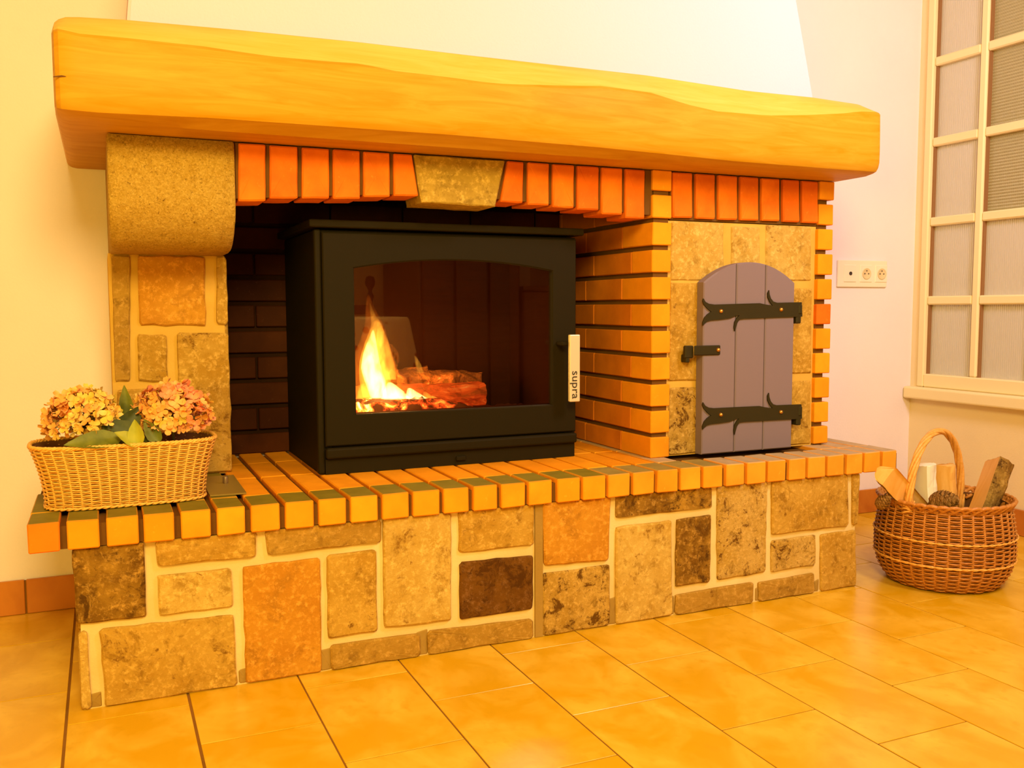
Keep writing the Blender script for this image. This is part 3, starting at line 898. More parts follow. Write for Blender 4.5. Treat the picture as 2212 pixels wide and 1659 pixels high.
def place_log(name, p0, p1, ra, rb, mat, seed, roll=0.0, **k):
    props = {a: k.pop(a) for a in list(k) if a in ('label', 'category', 'group')}
    d = Vector(p1)-Vector(p0)
    me = log_mesh(name, d.length, ra, rb, mat, seed, **k)
    o = add(name, me, None, p0, **props)
    X = d.normalized(); Yv = Vector((0, 0, 1)).cross(X)
    if Yv.length < .1: Yv = Vector((0, 1, 0))
    Yv.normalize(); Zv = X.cross(Yv)
    R = Matrix((X, Yv, Zv)).transposed() @ Matrix.Rotation(roll, 3, 'X')
    o.rotation_mode = 'QUATERNION'; o.rotation_quaternion = R.to_quaternion()
    return o
place_log('burning_log', (.72, .53, .572), (1.155, .47, .570), .030, .033, GLOWLOG, 1, endmat=CHAR, rough=.25, sides=20, segs=24,
          label='large glowing log lying across the embers in the stove', category='log')
place_log('burning_log', (.93, .58, .612), (1.160, .50, .606), .026, .024, CHAR, 2, rough=.4, sides=16, segs=16,
          label='charred log end resting behind the large glowing log', category='log')
place_log('burning_log', (.86, .61, .61), (1.02, .58, .632), .020, .016, CHAR, 3, rough=.4, sides=12,
          label='short charred chunk behind the flame in the stove', category='log')

# flame: closed tongues filled with glowing gas
def flame_mat(name, col, dens):
    t = NT(name)
    for l_ in list(t.out.inputs['Surface'].links): t.l.remove(l_)
    e = t.node('ShaderNodeEmission'); e.inputs[0].default_value = (*col, 1)
    v = t.coords((1, 1, .45), rnd=False); nn = t.noise(v, 38, 3, .6, 1.0)
    mu = t.node('ShaderNodeMath', operation='MULTIPLY'); t.l.new(t.step(nn, .30, .62), mu.inputs[0]); mu.inputs[1].default_value = dens
    t.l.new(mu.outputs[0], e.inputs[1]); t.l.new(e.outputs[0], t.out.inputs['Volume'])
    return t.m
FM = [flame_mat('flame_outer', (1, .22, .015), 13), flame_mat('flame_middle', (1, .48, .05), 60), flame_mat('flame_core', (1, .80, .28), 190)]
flame = thing('flame', 'tall yellow flame rising from the left side of the log fire', 'flame', (.80, .47, .56))
FLO = Vector((.80, .47, .56))
def tongue(pts, mat, sides=12, yq=.42):
    """pts: (px, py, half width px)"""
    vs, fs = [], []
    P_ = []; Rr = []
    for px, py, hw in pts:
        P_.append(at(px, py, 'Y', yq)-FLO); Rr.append(max(.0006, hw*2.42/2000))
    n = len(P_)
    # smooth interpolate
    Q = []; R_ = []
    for i in range(n-1):
        for s in range(4):
            u = s/4; a = P_[max(i-1, 0)]; b = P_[i]; c = P_[i+1]; d = P_[min(i+2, n-1)]
            Q.append(.5*((2*b)+(c-a)*u+(2*a-5*b+4*c-d)*u*u+(3*b-a-3*c+d)*u**3)); R_.append(Rr[i]+(Rr[i+1]-Rr[i])*u)
    Q.append(P_[-1]); R_.append(Rr[-1])
    for i, (q, r) in enumerate(zip(Q, R_)):
        for k in range(sides):
            an = 2*PI*k/sides
            vs.append(q+Vector((math.cos(an)*r, math.sin(an)*r*.9, 0)))
    for i in range(len(Q)-1):
        for k in range(sides):
            a = i*sides+k; b = i*sides+(k+1) % sides
            fs.append((a, b, b+sides, a+sides))
    fs.append(tuple(range(sides))[::-1]); fs.append(tuple(range((len(Q)-1)*sides, len(Q)*sides)))
    add('flame_tongue', mesh_of('flame_tongue', vs, fs, mat, True), flame)
tongue([(820, 858, 62), (812, 820, 58), (806, 780, 50), (808, 740, 34), (808, 700, 21), (800, 668, 11), (795, 636, 2)], FM[0], 16)
tongue([(816, 858, 34), (810, 820, 36), (806, 780, 31), (808, 745, 23), (814, 705, 14), (806, 682, 6), (799, 655, 1)], FM[1])
tongue([(818, 860, 18), (810, 822, 24), (802, 795, 23), (801, 762, 17), (804, 732, 8), (806, 712, 1)], FM[2])
tongue([(838, 820, 20), (834, 780, 18), (826, 735, 13), (818, 695, 3)], FM[1])
tongue([(908, 806, 9), (903, 786, 7), (896, 768, 1)], FM[1], yq=.48)
tongue([(855, 861, 34), (850, 846, 24), (842, 826, 4)], FM[2], yq=.40)
tongue([(900, 861, 26), (892, 850, 16), (884, 838, 3)], FM[2], yq=.40)
tongue([(930, 860, 18), (922, 853, 9), (918, 846, 2)], FM[1], yq=.40)
tongue([(785, 861, 18), (784, 845, 12), (780, 826, 2)], FM[1], yq=.42)
fl_l = bpy.data.lights.new('fire_glow', 'POINT'); fl_l.energy = 5; fl_l.color = (1, .36, .06); fl_l.shadow_soft_size = .05
fo = bpy.data.objects.new('fire_glow', fl_l); C.objects.link(fo); fo.location = (.84, .42, .68)

# ------------------------------------------------------------------ arched cupboard door
HO = (1.848, .16, S)
hatch = thing('cupboard_door', 'small arched mauve cupboard door with black iron strap hinges in the stone panel', 'cupboard door', HO)
HX0, HX1, HY0, HY1 = 1.688, 2.008, .150, DY-.002
HZ0, HZs, HZt = .4005, .886, .944
def hz(x_):
    u = (x_-(HX0+HX1)/2)/((HX1-HX0)/2); return HZs+(HZt-HZs)*math.sqrt(max(0, 1-(u*.96)**2)) if False else HZs+(HZt-HZs)*(1-abs(u)**2.1)
for (a, b) in ((HX0, 1.7985), (1.8005, 1.9015), (1.9035, HX1)):
    ts = [a+(b-a)*i/10 for i in range(11)]
    poly = [(x_, hz(x_)) for x_ in ts]+[(b, HZ0), (a, HZ0)]
    n = len(poly); vs = []
    cxp = (a+b)/2
    for yy, sh in ((HY1, 0), (HY0+.003, 0), (HY0, .003)):
        for x_, z_ in poly: vs.append((x_+(sh if x_ < cxp else -sh)-HO[0], yy-HO[1], z_+(sh if z_ < .6 else -sh)-HO[2]))
    fs = [tuple(range(n)), tuple(range(2*n, 3*n))[::-1]]
    for r_ in range(2):
        for i in range(n):
            j = (i+1) % n; fs.append((r_*n+i, r_*n+j, (r_+1)*n+j, (r_+1)*n+i))
    bm = bmesh.new(); bv = [bm.verts.new(v) for v in vs]
    for f in fs: bm.faces.new([bv[i] for i in f])
    add('plank', bm_mesh('plank', bm, MAT['purple']), hatch)
wbox('back_ledge', HX0+.004, HX1-.004, HY1-.008, HY1-.001, HZ0+.002, HZs-.004, M_plain('brown_door_backing', (.30, .22, .15), .6), hatch, off=HO)  # brown backing behind the planks
# strap hinge outlines traced on the door plane (crop 1480,540 scale 7.54)
H1 = lambda l: cr((1480, 540), 7.539, l)
strap_top = [(300, 790), (335, 845), (390, 875), (480, 888), (800, 878), (1220, 866), (1300, 885), (1430, 905), (1385, 850), (1350, 770), (1350, 700), (1372, 655), (1378, 720), (1400, 790), (1440, 840), (1500, 858), (1900, 850), (1910, 1085), (1500, 1098), (960, 1120), (890, 1130), (850, 1190), (830, 1260), (812, 1325), (800, 1250), (812, 1170), (850, 1100), (890, 1065), (830, 1070), (740, 1110), (560, 1135), (430, 1145), (360, 1165), (325, 1195), (292, 1232), (288, 1180), (320, 1100), (370, 1045), (430, 1005), (370, 960), (310, 890), (288, 830)]
def rivet(parent, p, off, r=.0065):
    vs, fs = [], []
    lathe([(0, .006), (r*.5, .0052), (r*.85, .003), (r, 0)], 12, vs, fs)
    o = add('rivet', mesh_of('rivet', vs, fs, MAT['brass'], True), parent, (p.x-off[0], p.y-off[1], p.z-off[2]), (PI/2, 0, 0))
    return o
for dx, dz, pin in ((0, 0, (1718, 690)), (-.5, 224.5, (1718, 912))):
    pts = [at(px+dx, py+dz-(.018*(px-1520) if dz else 0), 'Y', HY0-.005) for px, py in H1(strap_top)]
    st = extrude_poly('strap_hinge', pts, HY0-.005, HY0-.0005, MAT['iron_hinge'], hatch, HO)
    for (px, py) in H1([(584, 996), (1563, 970)]):
        p = at(px+dx, py+dz-(.018*(px-1520) if dz else 0), 'Y', HY0-.005); p.y = HY0-.005
        rivet(st, p, HO)
    # pin block that carries the hinge
    e = at(1731, 668 if not dz else 888, 'Y', HY0-.005)
    wbox('hinge_pin', e.x-.016, e.x+.002, HY0-.0045, DY-.001, e.z-.042, e.z-.014, MAT['iron_hinge'], st, .003, off=HO)
    wbox('hinge_knuckle', e.x-.010, e.x+.003, HY0-.008, HY0+.006, e.z-.0145, e.z+.0145, MAT['iron_hinge'], st, .003, off=HO)
# latch
a_ = at(1477, 745, 'Y', HY0-.004); b_ = at(1556, 768, 'Y', HY0-.004)
la = wbox('latch', 1.655, b_.x, HY0-.006, HY0-.0005, b_.z+.002, a_.z-.003, MAT['iron_hinge'], hatch, .0025, off=HO)
lo = (((1.655+b_.x)/2), HY0-.00325, (b_.z+a_.z-.001)/2)
rivet(la, Vector((b_.x-.009, HY0-.006, (a_.z+b_.z)/2)), lo)
wbox('latch_hook', 1.632, 1.660, HY0+.004, HY0+.018, b_.z-.006, a_.z-.003, MAT['iron_hinge'], la, .003, off=lo)
wbox('latch_hook', 1.636, 1.648, HY0+.006, DY-.001, b_.z-.018, b_.z+.004, MAT['iron_hinge'], la, .002, off=lo)

# ------------------------------------------------------------------ triple socket on the back wall
sx0, sx1, sz0, sz1 = 2.729, 2.978, .893, .996
so = ((sx0+sx1)/2, YW-.004, (sz0+sz1)/2)
sock = thing('wall_socket', 'cream triple wall socket plate beside the brick column', 'socket', so)
wbox('plate', sx0, sx1, YW-.010, YW-.001, sz0, sz1, MAT['plastic'], sock, .003, 2, off=so)
mw = .062
for i, cxs in enumerate((2.788, 2.868, 2.946)):
    zc_ = .945
    mod = bmesh.new()
    if i == 0:
        bm_box(mod, -.031, .031, -.0025, .0025, -.033, .033, .002)
        md = add('aerial_outlet', bm_mesh('aerial_outlet', mod, MAT['plastic']), sock, (cxs-so[0], YW-.0105-so[1], zc_-so[2]))
        vs, fs = [], []; lathe([(0, .0), (.006, .0), (.007, .0015), (.007, -.001)], 16, vs, fs)
        add('hole', mesh_of('hole', vs, fs, MAT['hole'], True), md, (0, -.0032, 0), (PI/2, 0, 0))
    else:
        bm_box(mod, -.031, .031, -.0025, .0025, -.033, .033, .002)
        md = add('power_outlet', bm_mesh('power_outlet', mod, MAT['plastic']), sock, (cxs-so[0], YW-.0105-so[1], zc_-so[2]))
        vs, fs = [], []; lathe([(0, .0012), (.017, .0012), (.0195, .003), (.0215, .003), (.0215, 0)], 24, vs, fs)
        add('recess', mesh_of('recess', vs, fs, M_plain('socket_recess', (.80, .62, .36), .45), True), md, (0, -.0026, 0), (PI/2, 0, 0))
        for hx_, hz_ in ((-.0095, .0), (.0095, .0), (0, .011)):
            vs, fs = [], []; lathe([(0, .001), (.0024, .001), (.0024, 0)], 10, vs, fs)
            add('hole', mesh_of('hole', vs, fs, MAT['hole']), md, (hx_, -.0044, hz_), (PI/2, 0, 0))

# ------------------------------------------------------------------ metal plate with knob at the pillar foot
mo = (.40, .26, S)
mp = thing('metal_plate', 'olive metal cover plate with small knob on the shelf before the stone pillar', 'plate', mo)
pts = [(.356, .372), (.437, .372), (.4345, .125), (.356, .128)]
bm = bmesh.new(); f0 = [bm.verts.new((x_-mo[0], y_-mo[1], .0045)) for x_, y_ in pts]; f1 = [bm.verts.new((x_-mo[0], y_-mo[1], .0012)) for x_, y_ in pts]
bm.faces.new(f0); bm.faces.new(f1[::-1])
for i in range(4): bm.faces.new((f0[i], f0[(i+1) % 4], f1[(i+1) % 4], f1[i]))
add('plate', bm_mesh('plate', bm, M_plain('olive_metal', (.27, .17, .03), .45)), mp)
vs, fs = [], []; lathe([(0, .022), (.005, .022), (.0065, .020), (.0065, .0046)], 14, vs, fs)
add('knob', mesh_of('knob', vs, fs, M_plain('dull_knob', (.22, .13, .05), .4, .4), True), mp, (.405-mo[0], .262-mo[1], 0))

# ------------------------------------------------------------------ wicker
WK = [M_wood('golden_wicker', (.80, .38, .055), (.92, .52, .12), (.50, .18, .02), (30, 30, 30), .5), M_wood('brown_wicker', (.42, .15, .020), (.62, .25, .05), (.24, .07, .010), (30, 30, 30), .4),
      M_plain('wicker_inside', (.16, .06, .015), .9)]
def weave(name, foot, prof, rows, stakes, amp, r, mat, off=Vector((0, 0, 0)), sub=4, band=3, sides=5):
    """foot(t, s) -> outward xy for angle parameter; prof(h) -> (scale, z)"""
    vs, fs = [], []
    n = stakes*sub
    for k in range(rows):
        h = (k+.5)/rows
        pts = []
        for i in range(n):
            u = i/n
            ph = (k % 2)*PI
            wv = math.cos(PI*u*stakes+ph)*amp
            p, nr = foot(u, prof(h)[0])
            z = prof(h)[1]+random.uniform(-.0004, .0004)
            pts.append(Vector((p[0]+nr[0]*wv, p[1]+nr[1]*wv, z)))
        tube_verts(pts, r, sides, vs, fs, closed=True)
    return mesh_of(name, vs, fs, mat, True)
def stakes_mesh(name, foot, prof, stakes, r, mat, lo=0.0, hi=1.0):
    vs, fs = [], []
    for i in range(stakes):
        u = (i+.5)/stakes; pts = []
        for q in range(9):
            h = lo+(hi-lo)*q/8; s, z = prof(h); p, nr = foot(u, s); pts.append(Vector((p[0], p[1], z)))
        tube_verts(pts, r, 5, vs, fs)
    return mesh_of(name, vs, fs, mat, True)
def shell(name, foot, prof, mat, inset, n=72, hs=10, bottom=True):
    vs, fs = [], []
    for j in range(hs+1):
        s, z = prof(j/hs)
        for i in range(n):
            p, nr = foot(i/n, s); vs.append((p[0]-nr[0]*inset, p[1]-nr[1]*inset, z))
    for j in range(hs):
        for i in range(n):
            a = j*n+i; b = j*n+(i+1) % n; fs.append((a, b, b+n, a+n))
    if bottom: fs.append(tuple(range(n))[::-1])
    return mesh_of(name, vs, fs, mat, True)

# flower basket: rounded oblong
def oblong(hx_, hy_):
    def f(u, s):
        a = 2*PI*u; e = 2/3.4
        c, d = math.cos(a), math.sin(a)
        X_ = (abs(c)**e)*math.copysign(1, c); Y_ = (abs(d)**e)*math.copysign(1, d)
        ax, ay = (hx_*s[0], hy_*s[1])
        p = (X_*ax, Y_*ay)
        g = (math.copysign(abs(X_)**2.4/ax, X_), math.copysign(abs(Y_)**2.4/ay, Y_)); L = math.hypot(*g) or 1
        return (p[0]+s[2], p[1]), (g[0]/L, g[1]/L)
    return f
fbx, fby = .187, .168
fb_foot = oblong(.160, .078)
FH = .128
def fb_prof(h):
    fl2 = 1+.16*h**1.3-.02*math.sin(PI*h)
    return (fl2, 1+.22*h, 0.0), .004+FH*h
fb = thing('flower_basket', 'oblong golden wicker basket on the left end of the brick shelf', 'basket', (fbx, fby, S))
fb.rotation_euler = (0, 0, .03)
# arc length parameter: resample the superellipse evenly
def even(foot, s0, N=720):
    P_ = [foot(i/N, s0)[0] for i in range(N+1)]; L = [0]
    for i in range(N): L.append(L[-1]+math.hypot(P_[i+1][0]-P_[i][0], P_[i+1][1]-P_[i][1]))
    T = L[-1]
    tab = []; j = 0
    for k in range(N+1):
        tgt = T*k/N
        while j < N-1 and L[j+1] < tgt: j += 1
        tab.append((j+(tgt-L[j])/max(1e-9, L[j+1]-L[j]))/N)
    def g(u, s):
        q = (u % 1)*N; i = int(q); fr_ = q-i
        t_ = tab[i]+(tab[min(i+1, N)]-tab[i])*fr_
        return foot(t_, s)
    return g
fb_e = even(fb_foot, (1.1, 1.1, 0))
add('woven_side', weave('woven_side', fb_e, fb_prof, 30, 46, .0021, .00185, WK[0]), fb, kind='stuff')
add('stakes', stakes_mesh('stakes', fb_e, fb_prof, 46, .0019, WK[0]), fb, kind='stuff')
add('lining', shell('lining', fb_e, fb_prof, WK[2], .0035), fb)
vs, fs = [], []
for q in range(3):
    pts = []
    for i in range(160):
        u = i/160; s, z = fb_prof(1.0); p, nr = fb_e(u, s); a = u*2*PI*34+q*2*PI/3
        pts.append(Vector((p[0]+nr[0]*.0026*math.cos(a), p[1]+nr[1]*.0026*math.cos(a), z+.002+.0026*math.sin(a))))
    tube_verts(pts, .0026, 6, vs, fs, closed=True)
add('rim', mesh_of('rim', vs, fs, WK[0], True), fb)
vs, fs = [], []
for q in range(2):
    pts = []
    for i in range(160):
        u = i/160; s, z = fb_prof(0.0); p, nr = fb_e(u, s); a = u*2*PI*30+q*PI
        pts.append(Vector((p[0]+nr[0]*.003*math.cos(a), p[1]+nr[1]*.003*math.cos(a), .0045+.0018*math.sin(a))))
    tube_verts(pts, .0024, 6, vs, fs, closed=True)
add('foot_rim', mesh_of('foot_rim', vs, fs, WK[0], True), fb)

# hydrangea heads made of four-petalled florets
def petal_mat(name, a, b, c):
    t = NT(name); v = t.coords(kind='object')
    g = t.node('ShaderNodeNewGeometry')
    n1 = t.noise(v, 60, 2); oi = t.node('ShaderNodeObjectInfo')
    col = t.mix(oi.outputs['Random'], a, b); col = t.mix(t.step(n1, .4, .65), col, c)
    t.b.inputs['Subsurface Weight'].default_value = .0
    return t.done(col, .6, Specular_IOR_Level=.2)
PM = {'yellow': petal_mat('yellow_petal', (.88, .52, .10), (.80, .46, .05), (.92, .60, .18)),
      'orange': petal_mat('orange_petal', (.86, .30, .05), (.88, .40, .10), (.92, .48, .16)),
      'pink': petal_mat('pink_petal', (.88, .20, .09), (.86, .30, .12), (.90, .38, .20)),
      'green': petal_mat('green_petal', (.56, .44, .04), (.70, .50, .06), (.80, .55, .12))}
fl_meshes = {}
def floret_me(kind, v):
    if (kind, v) in fl_meshes: return fl_meshes[(kind, v)]
    rr = random.Random(v*13+5); vs, fs = [], []
    for k in range(4):
        a = k*PI/2+rr.uniform(-.15, .15); L = rr.uniform(.0105, .0135); Wd = L*.43; cup = rr.uniform(.1, .8)
        b = len(vs)
        for (u, w_) in ((.06, .15), (.35, .75), (.65, 1.0), (.9, .7), (1.0, .0)):
            for sgn in ((-1, 0, 1) if w_ > 0 else (0,)):
                x_, y_ = u*L, sgn*w_*Wd; z_ = cup*(u*L)**2/L*.9+abs(sgn)*.0014+(.0015*math.sin(u*5) if sgn == 0 else 0)
                vs.append((x_*math.cos(a)-y_*math.sin(a), x_*math.sin(a)+y_*math.cos(a), z_+(k % 2)*.0008))
        for i in range(3):
            for j in range(2): fs.append((b+i*3+j, b+(i+1)*3+j, b+(i+1)*3+j+1, b+i*3+j+1))
        fs += [(b+9, b+12, b+10), (b+10, b+12, b+11)]
    b = len(vs)
    for (x_, y_, z_) in ((.0016, 0, .001), (0, .0016, .001), (-.0016, 0, .001), (0, -.0016, .001), (0, 0, .0032), (0, 0, -.010)): vs.append((x_, y_, z_))
    for i in range(4):
        fs.append((b+i, b+(i+1) % 4, b+4)); fs.append((b+(i+1) % 4, b+i, b+5))
    fl_meshes[(kind, v)] = mesh_of('floret', vs, fs, PM[kind], True)
    return fl_meshes[(kind, v)]
stem_m = M_plain('hydrangea_stem', (.12, .09, .02), .7)
def head(cen, rad, label, kinds, N, seed):
    rr = random.Random(seed); cen = Vector(cen)
    hd_ = thing('hydrangea', label, 'flower', (cen.x, cen.y, cen.z-.09))
    vs, fs = [], []
    tube_verts([Vector((0, 0, 0)), Vector((0, 0, .045)), Vector((0, 0, .09))], [.003, .003, .002], 6, vs, fs)
    # pedicels
    for i in range(26):
        a = rr.uniform(0, 2*PI); e = rr.uniform(-.2, 1.2)
        d = Vector((math.cos(a)*math.cos(e)*rad[0], math.sin(a)*math.cos(e)*rad[1], math.sin(e)*rad[2]))*.85
        tube_verts([Vector((0, 0, .07)), Vector((0, 0, .09))+d], .0012, 4, vs, fs)
    add('stem', mesh_of('stem', vs, fs, stem_m, True), hd_)
    # dark heart of the bloom
    for i in range(N):
        zf = 1-(i+.5)/N*1.48; a = i*2.399963+rr.uniform(-.1, .1)
        c = math.sqrt(max(0, 1-zf*zf)); d = Vector((c*math.cos(a), c*math.sin(a), zf))
        k_ = rr.uniform(.86, 1.03)
        p = Vector((d.x*rad[0], d.y*rad[1], d.z*rad[2]))*k_
        nrm = Vector((d.x/rad[0], d.y/rad[1], d.z/rad[2])).normalized()
        nrm = (nrm+Vector((rr.uniform(-.75, .75), rr.uniform(-.75, .75), rr.uniform(-.75, .75)))).normalized()
        kd = kinds(d, rr)
        if i % 5 == 4: k_ *= .86; p *= .86
        o = add('floret', floret_me(kd, rr.randrange(4)), hd_, p*.97+Vector((0, 0, .09)))
        o.rotation_mode = 'QUATERNION'
        o.rotation_quaternion = nrm.to_track_quat('Z', 'Y') @ Matrix.Rotation(rr.uniform(0, 6.28), 3, 'Z').to_quaternion()
        s_ = rr.uniform(1.0, 1.4); o.scale = (s_, s_, s_)
    return hd_
c1_ = at(180, 905, 'Y', .165); c2_ = at(373, 893, 'Y', .165)
head(c1_, (.078, .070, .064), 'hydrangea head in faded yellow, left one in the flower basket',
     lambda d, r: 'orange' if (d.x < -.45 and r.random() < .8) or r.random() < .15 else ('yellow' if r.random() < .85 else 'green'), 150, 3)
head(c2_, (.080, .070, .070), 'hydrangea head in orange and pink, right one in the flower basket',
     lambda d, r: 'pink' if (d.x > .35 and r.random() < .6) or (d.z > .6 and r.random() < .5) else ('green' if d.z < -.1 and d.x > .2 and r.random() < .6 else ('orange' if r.random() < .8 else 'yellow')), 150, 9)

# leaves
def leaf_mat(name, a, b):
    t = NT(name); v = t.coords(rnd=True); n1 = t.noise(v, 30, 4)
    return t.done(t.mix(t.step(n1, .35, .7), a, b), .5, Specular_IOR_Level=.3)
LM = [leaf_mat('dark_green_leaf', (.035, .045, .006), (.08, .085, .012)), leaf_mat('yellow_green_leaf', (.34, .34, .03), (.46, .42, .04)), leaf_mat('mid_green_leaf', (.10, .115, .012), (.20, .20, .02))]
def leaf(parent, base_p, tip_p, width, nrm, mat, fold=.25, curl=.1):
    base_p, tip_p, nrm = Vector(base_p), Vector(tip_p), Vector(nrm).normalized()
    ax = tip_p-base_p; L = ax.length; ax.normalize(); sd = ax.cross(nrm).normalized(); nn = sd.cross(ax)
    vs, fs = [], []; N = 10
    for i in range(N+1):
        u = i/N; wd = width*(math.sin(PI*min(1, u**.75))**.8)*(1-.25*u)*.5 if 0 < u < 1 else .0006
        wd *= 1+.06*(i % 2)
        for s_, fz in ((-1, 1), (-.5, .45), (0, 0), (.5, .45), (1, 1)):
            vs.append(base_p+ax*(u*L)+sd*(s_*wd)+nn*(fz*fold*wd-curl*L*u*u))
    for i in range(N):
        for j in range(4): fs.append((i*5+j, i*5+j+1, (i+1)*5+j+1, (i+1)*5+j))
    me = mesh_of('leaf', vs, fs, mat, True)
    return add('leaf', me, parent)
LB = thing('leaf_sprig', 'green hydrangea leaves between the two flower heads in the basket', 'leaves', (.19, .16, S+.02))
lo_ = Vector((.19, .16, S+.02))
def lp(px, py, Y): return at(px, py, 'Y', Y)-lo_
vs, fs = [], []
tube_verts([Vector((0, 0, 0)), lp(275, 940, .165), lp(272, 900, .17)], [.004, .0035, .002], 7, vs, fs)
add('stem', mesh_of('stem', vs, fs, stem_m, True), LB)
leaf(LB, lp(276, 925, .19), lp(268, 832, .20), .036, (0, -1, .1), LM[2], .5, -.02)
leaf(LB, lp(300, 960, .11), lp(216, 908, .12), .066, (.1, -1, .5), LM[0], .3, .05)
leaf(LB, lp(250, 955, .13), lp(306, 875, .15), .052, (0, -1, .2), LM[0], .3, .03)
leaf(LB, lp(300, 962, .085), lp(247, 934, .075), .040, (.2, -.8, .8), LM[1], .35, .0)
leaf(LB, lp(300, 964, .08), lp(292, 906, .09), .038, (-.4, -1, .1), LM[1], .5, -.05)
leaf(LB, lp(262, 950, .095), lp(138, 960, .070), .050, (0, -.9, .8), LM[2], .4, .03)
leaf(LB, lp(345, 958, .10), lp(310, 905, .12), .034, (-.2, -1, .3), LM[2], .4, .03)
leaf(LB, lp(270, 970, .12), lp(345, 955, .09), .05, (0, -.6, 1), LM[0], .3, .05)

# ------------------------------------------------------------------ log basket on the floor
LBX, LBY = 2.43, -.035
def round_foot(u, s):
    a = 2*PI*u; return (math.cos(a)*s, math.sin(a)*s), (math.cos(a), math.sin(a))
LH = .238
def lb_prof(h):
    key = [(0, .150), (.08, .166), (.2, .181), (.4, .191), (.6, .190), (.8, .184), (1, .176)]
    return lerp(key, h), .004+LH*h
lb = thing('log_basket', 'round brown wicker basket with arched handle on the tiled floor by the right wall', 'basket', (LBX, LBY, 0))
add('woven_side', weave('woven_side', round_foot, lb_prof, 40, 36, .0034, .0026, WK[1], sub=6), lb, kind='stuff')
add('stakes', stakes_mesh('stakes', round_foot, lb_prof, 36, .0036, WK[1]), lb, kind='stuff')
add('lining', shell('lining', round_foot, lb_prof, WK[2], .007), lb)
LW = M_wood('pale_wicker_band', (.80, .38, .06), (.88, .48, .12), (.6, .25, .04), (30, 30, 30), .45)
for h in (.33, .62):
    vs, fs = [], []
    for q in range(2):
        pts = []
        for i in range(144):
            u = i/144; s, z = lb_prof(h); a = u*2*PI*26+q*PI
            p, nr = round_foot(u, s+.0062)
            pts.append(Vector((p[0]+nr[0]*.0016*math.cos(a), p[1]+nr[1]*.0016*math.cos(a), z+.0020*math.sin(a))))
        tube_verts(pts, .0018, 5, vs, fs, closed=True)
    add('pale_band', mesh_of('pale_band', vs, fs, LW, True), lb, label='paler twisted wicker band')
# plaited rim
vs, fs = [], []
for q in range(40):
    pts = []
    for i in range(9):
        v_ = i/8; u = (q+v_*3.2)/40; s, z = lb_prof(1.0); p, nr = round_foot(u, s)
        o1 = -.009+.020*math.sin(PI*v_)**1; zz = -.012+.028*math.sin(PI*min(1, v_*1.05))-.006*v_
        pts.append(Vector((p[0]+nr[0]*(o1+.004*math.cos(v_*PI)), p[1]+nr[1]*(o1+.004*math.cos(v_*PI)), z+zz)))
    tube_verts(pts, [.004]+[.0058]*7+[.004], 6, vs, fs)
add('plaited_rim', mesh_of('plaited_rim', vs, fs, WK[1], True), lb)
# handle
hA = Vector((-.168, -.02, .245)); hB = Vector((.150, .07, .245)); top = .445
HWM = M_wood('handle_wicker', (.72, .33, .05), (.85, .45, .12), (.50, .20, .03), (20, 20, 20), .4)
vs, fs = [], []
for q in range(5):
    pts = []
    N = 60
    for i in range(N+1):
        u = i/N; a = PI*u
        c = (hA+hB)/2-(hB-hA)/2*math.cos(a)*(1.0)
        c = Vector((c.x, c.y, .18+(top-.18)*math.sin(a)**.72 if 0 < u < 1 else .18))
        tng = (hB-hA).normalized(); 
        rad_dir = (tng*(-math.cos(a))+Vector((0, 0, 1))*math.sin(a)).normalized(); side = tng.cross(Vector((0, 0, 1)))
        ph = q*2*PI/5+u*PI*5
        pts.append(c+rad_dir*.0055*math.cos(ph)+side*.0075*math.sin(ph))
    tube_verts(pts, .0052, 6, vs, fs)
add('handle', mesh_of('handle', vs, fs, HWM, True), lb, label='arched handle of twisted pale willow')
# binding knot at handle foot
vs, fs = [], []
for q in range(4):
    c = Vector((hA.x, hA.y, .225+q*.009)); pts = [c+Vector((math.cos(a)*.016, math.sin(a)*.016, .004*math.sin(a*2+q))) for a in [2*PI*i/14 for i in range(14)]]
    tube_verts(pts, .0034, 5, vs, fs, closed=True)
add('binding', mesh_of('binding', vs, fs, HWM, True), lb)

BARK = M_stone('log_bark', (.20, .10, .02), (.42, .25, .05), (.07, .03, .008), .5, sc1=16, sc2=90, bump=1.0)
SPLIT = M_wood('split_log_wood', (.80, .42, .08), (.90, .54, .16), (.66, .30, .05), (6, 6, 1.2), .6)
PALE = M_wood('pale_birch_wood', (.92, .82, .60), (.95, .88, .70), (.70, .50, .22), (6, 6, 1.2), .7, amt=.2)
ENDW = M_wood('log_end_wood', (.34, .18, .06), (.48, .28, .11), (.20, .09, .03), (8, 8, 8), .8)
G = 'split logs standing in the log basket'
def flog(p0, p1, r, fdir, label, mat=BARK, face=SPLIT, end=ENDW, seed=1, flat=((2.6, .15), (4.5, .45)), sides=26):
    X = (Vector(p1)-Vector(p0)).normalized(); Yv = Vector((0, 0, 1)).cross(X).normalized(); Zv = X.cross(Yv); fd = Vector(fdir)
    roll = math.atan2(fd.dot(Zv), fd.dot(Yv))-flat[0][0]
    return place_log('firewood_log', p0, p1, r, r, mat, seed, roll=roll, sides=sides, flat=list(flat), endmat=end, facemat=face, rough=.10,
                     label=label, category='log', group=G)
bz = .03
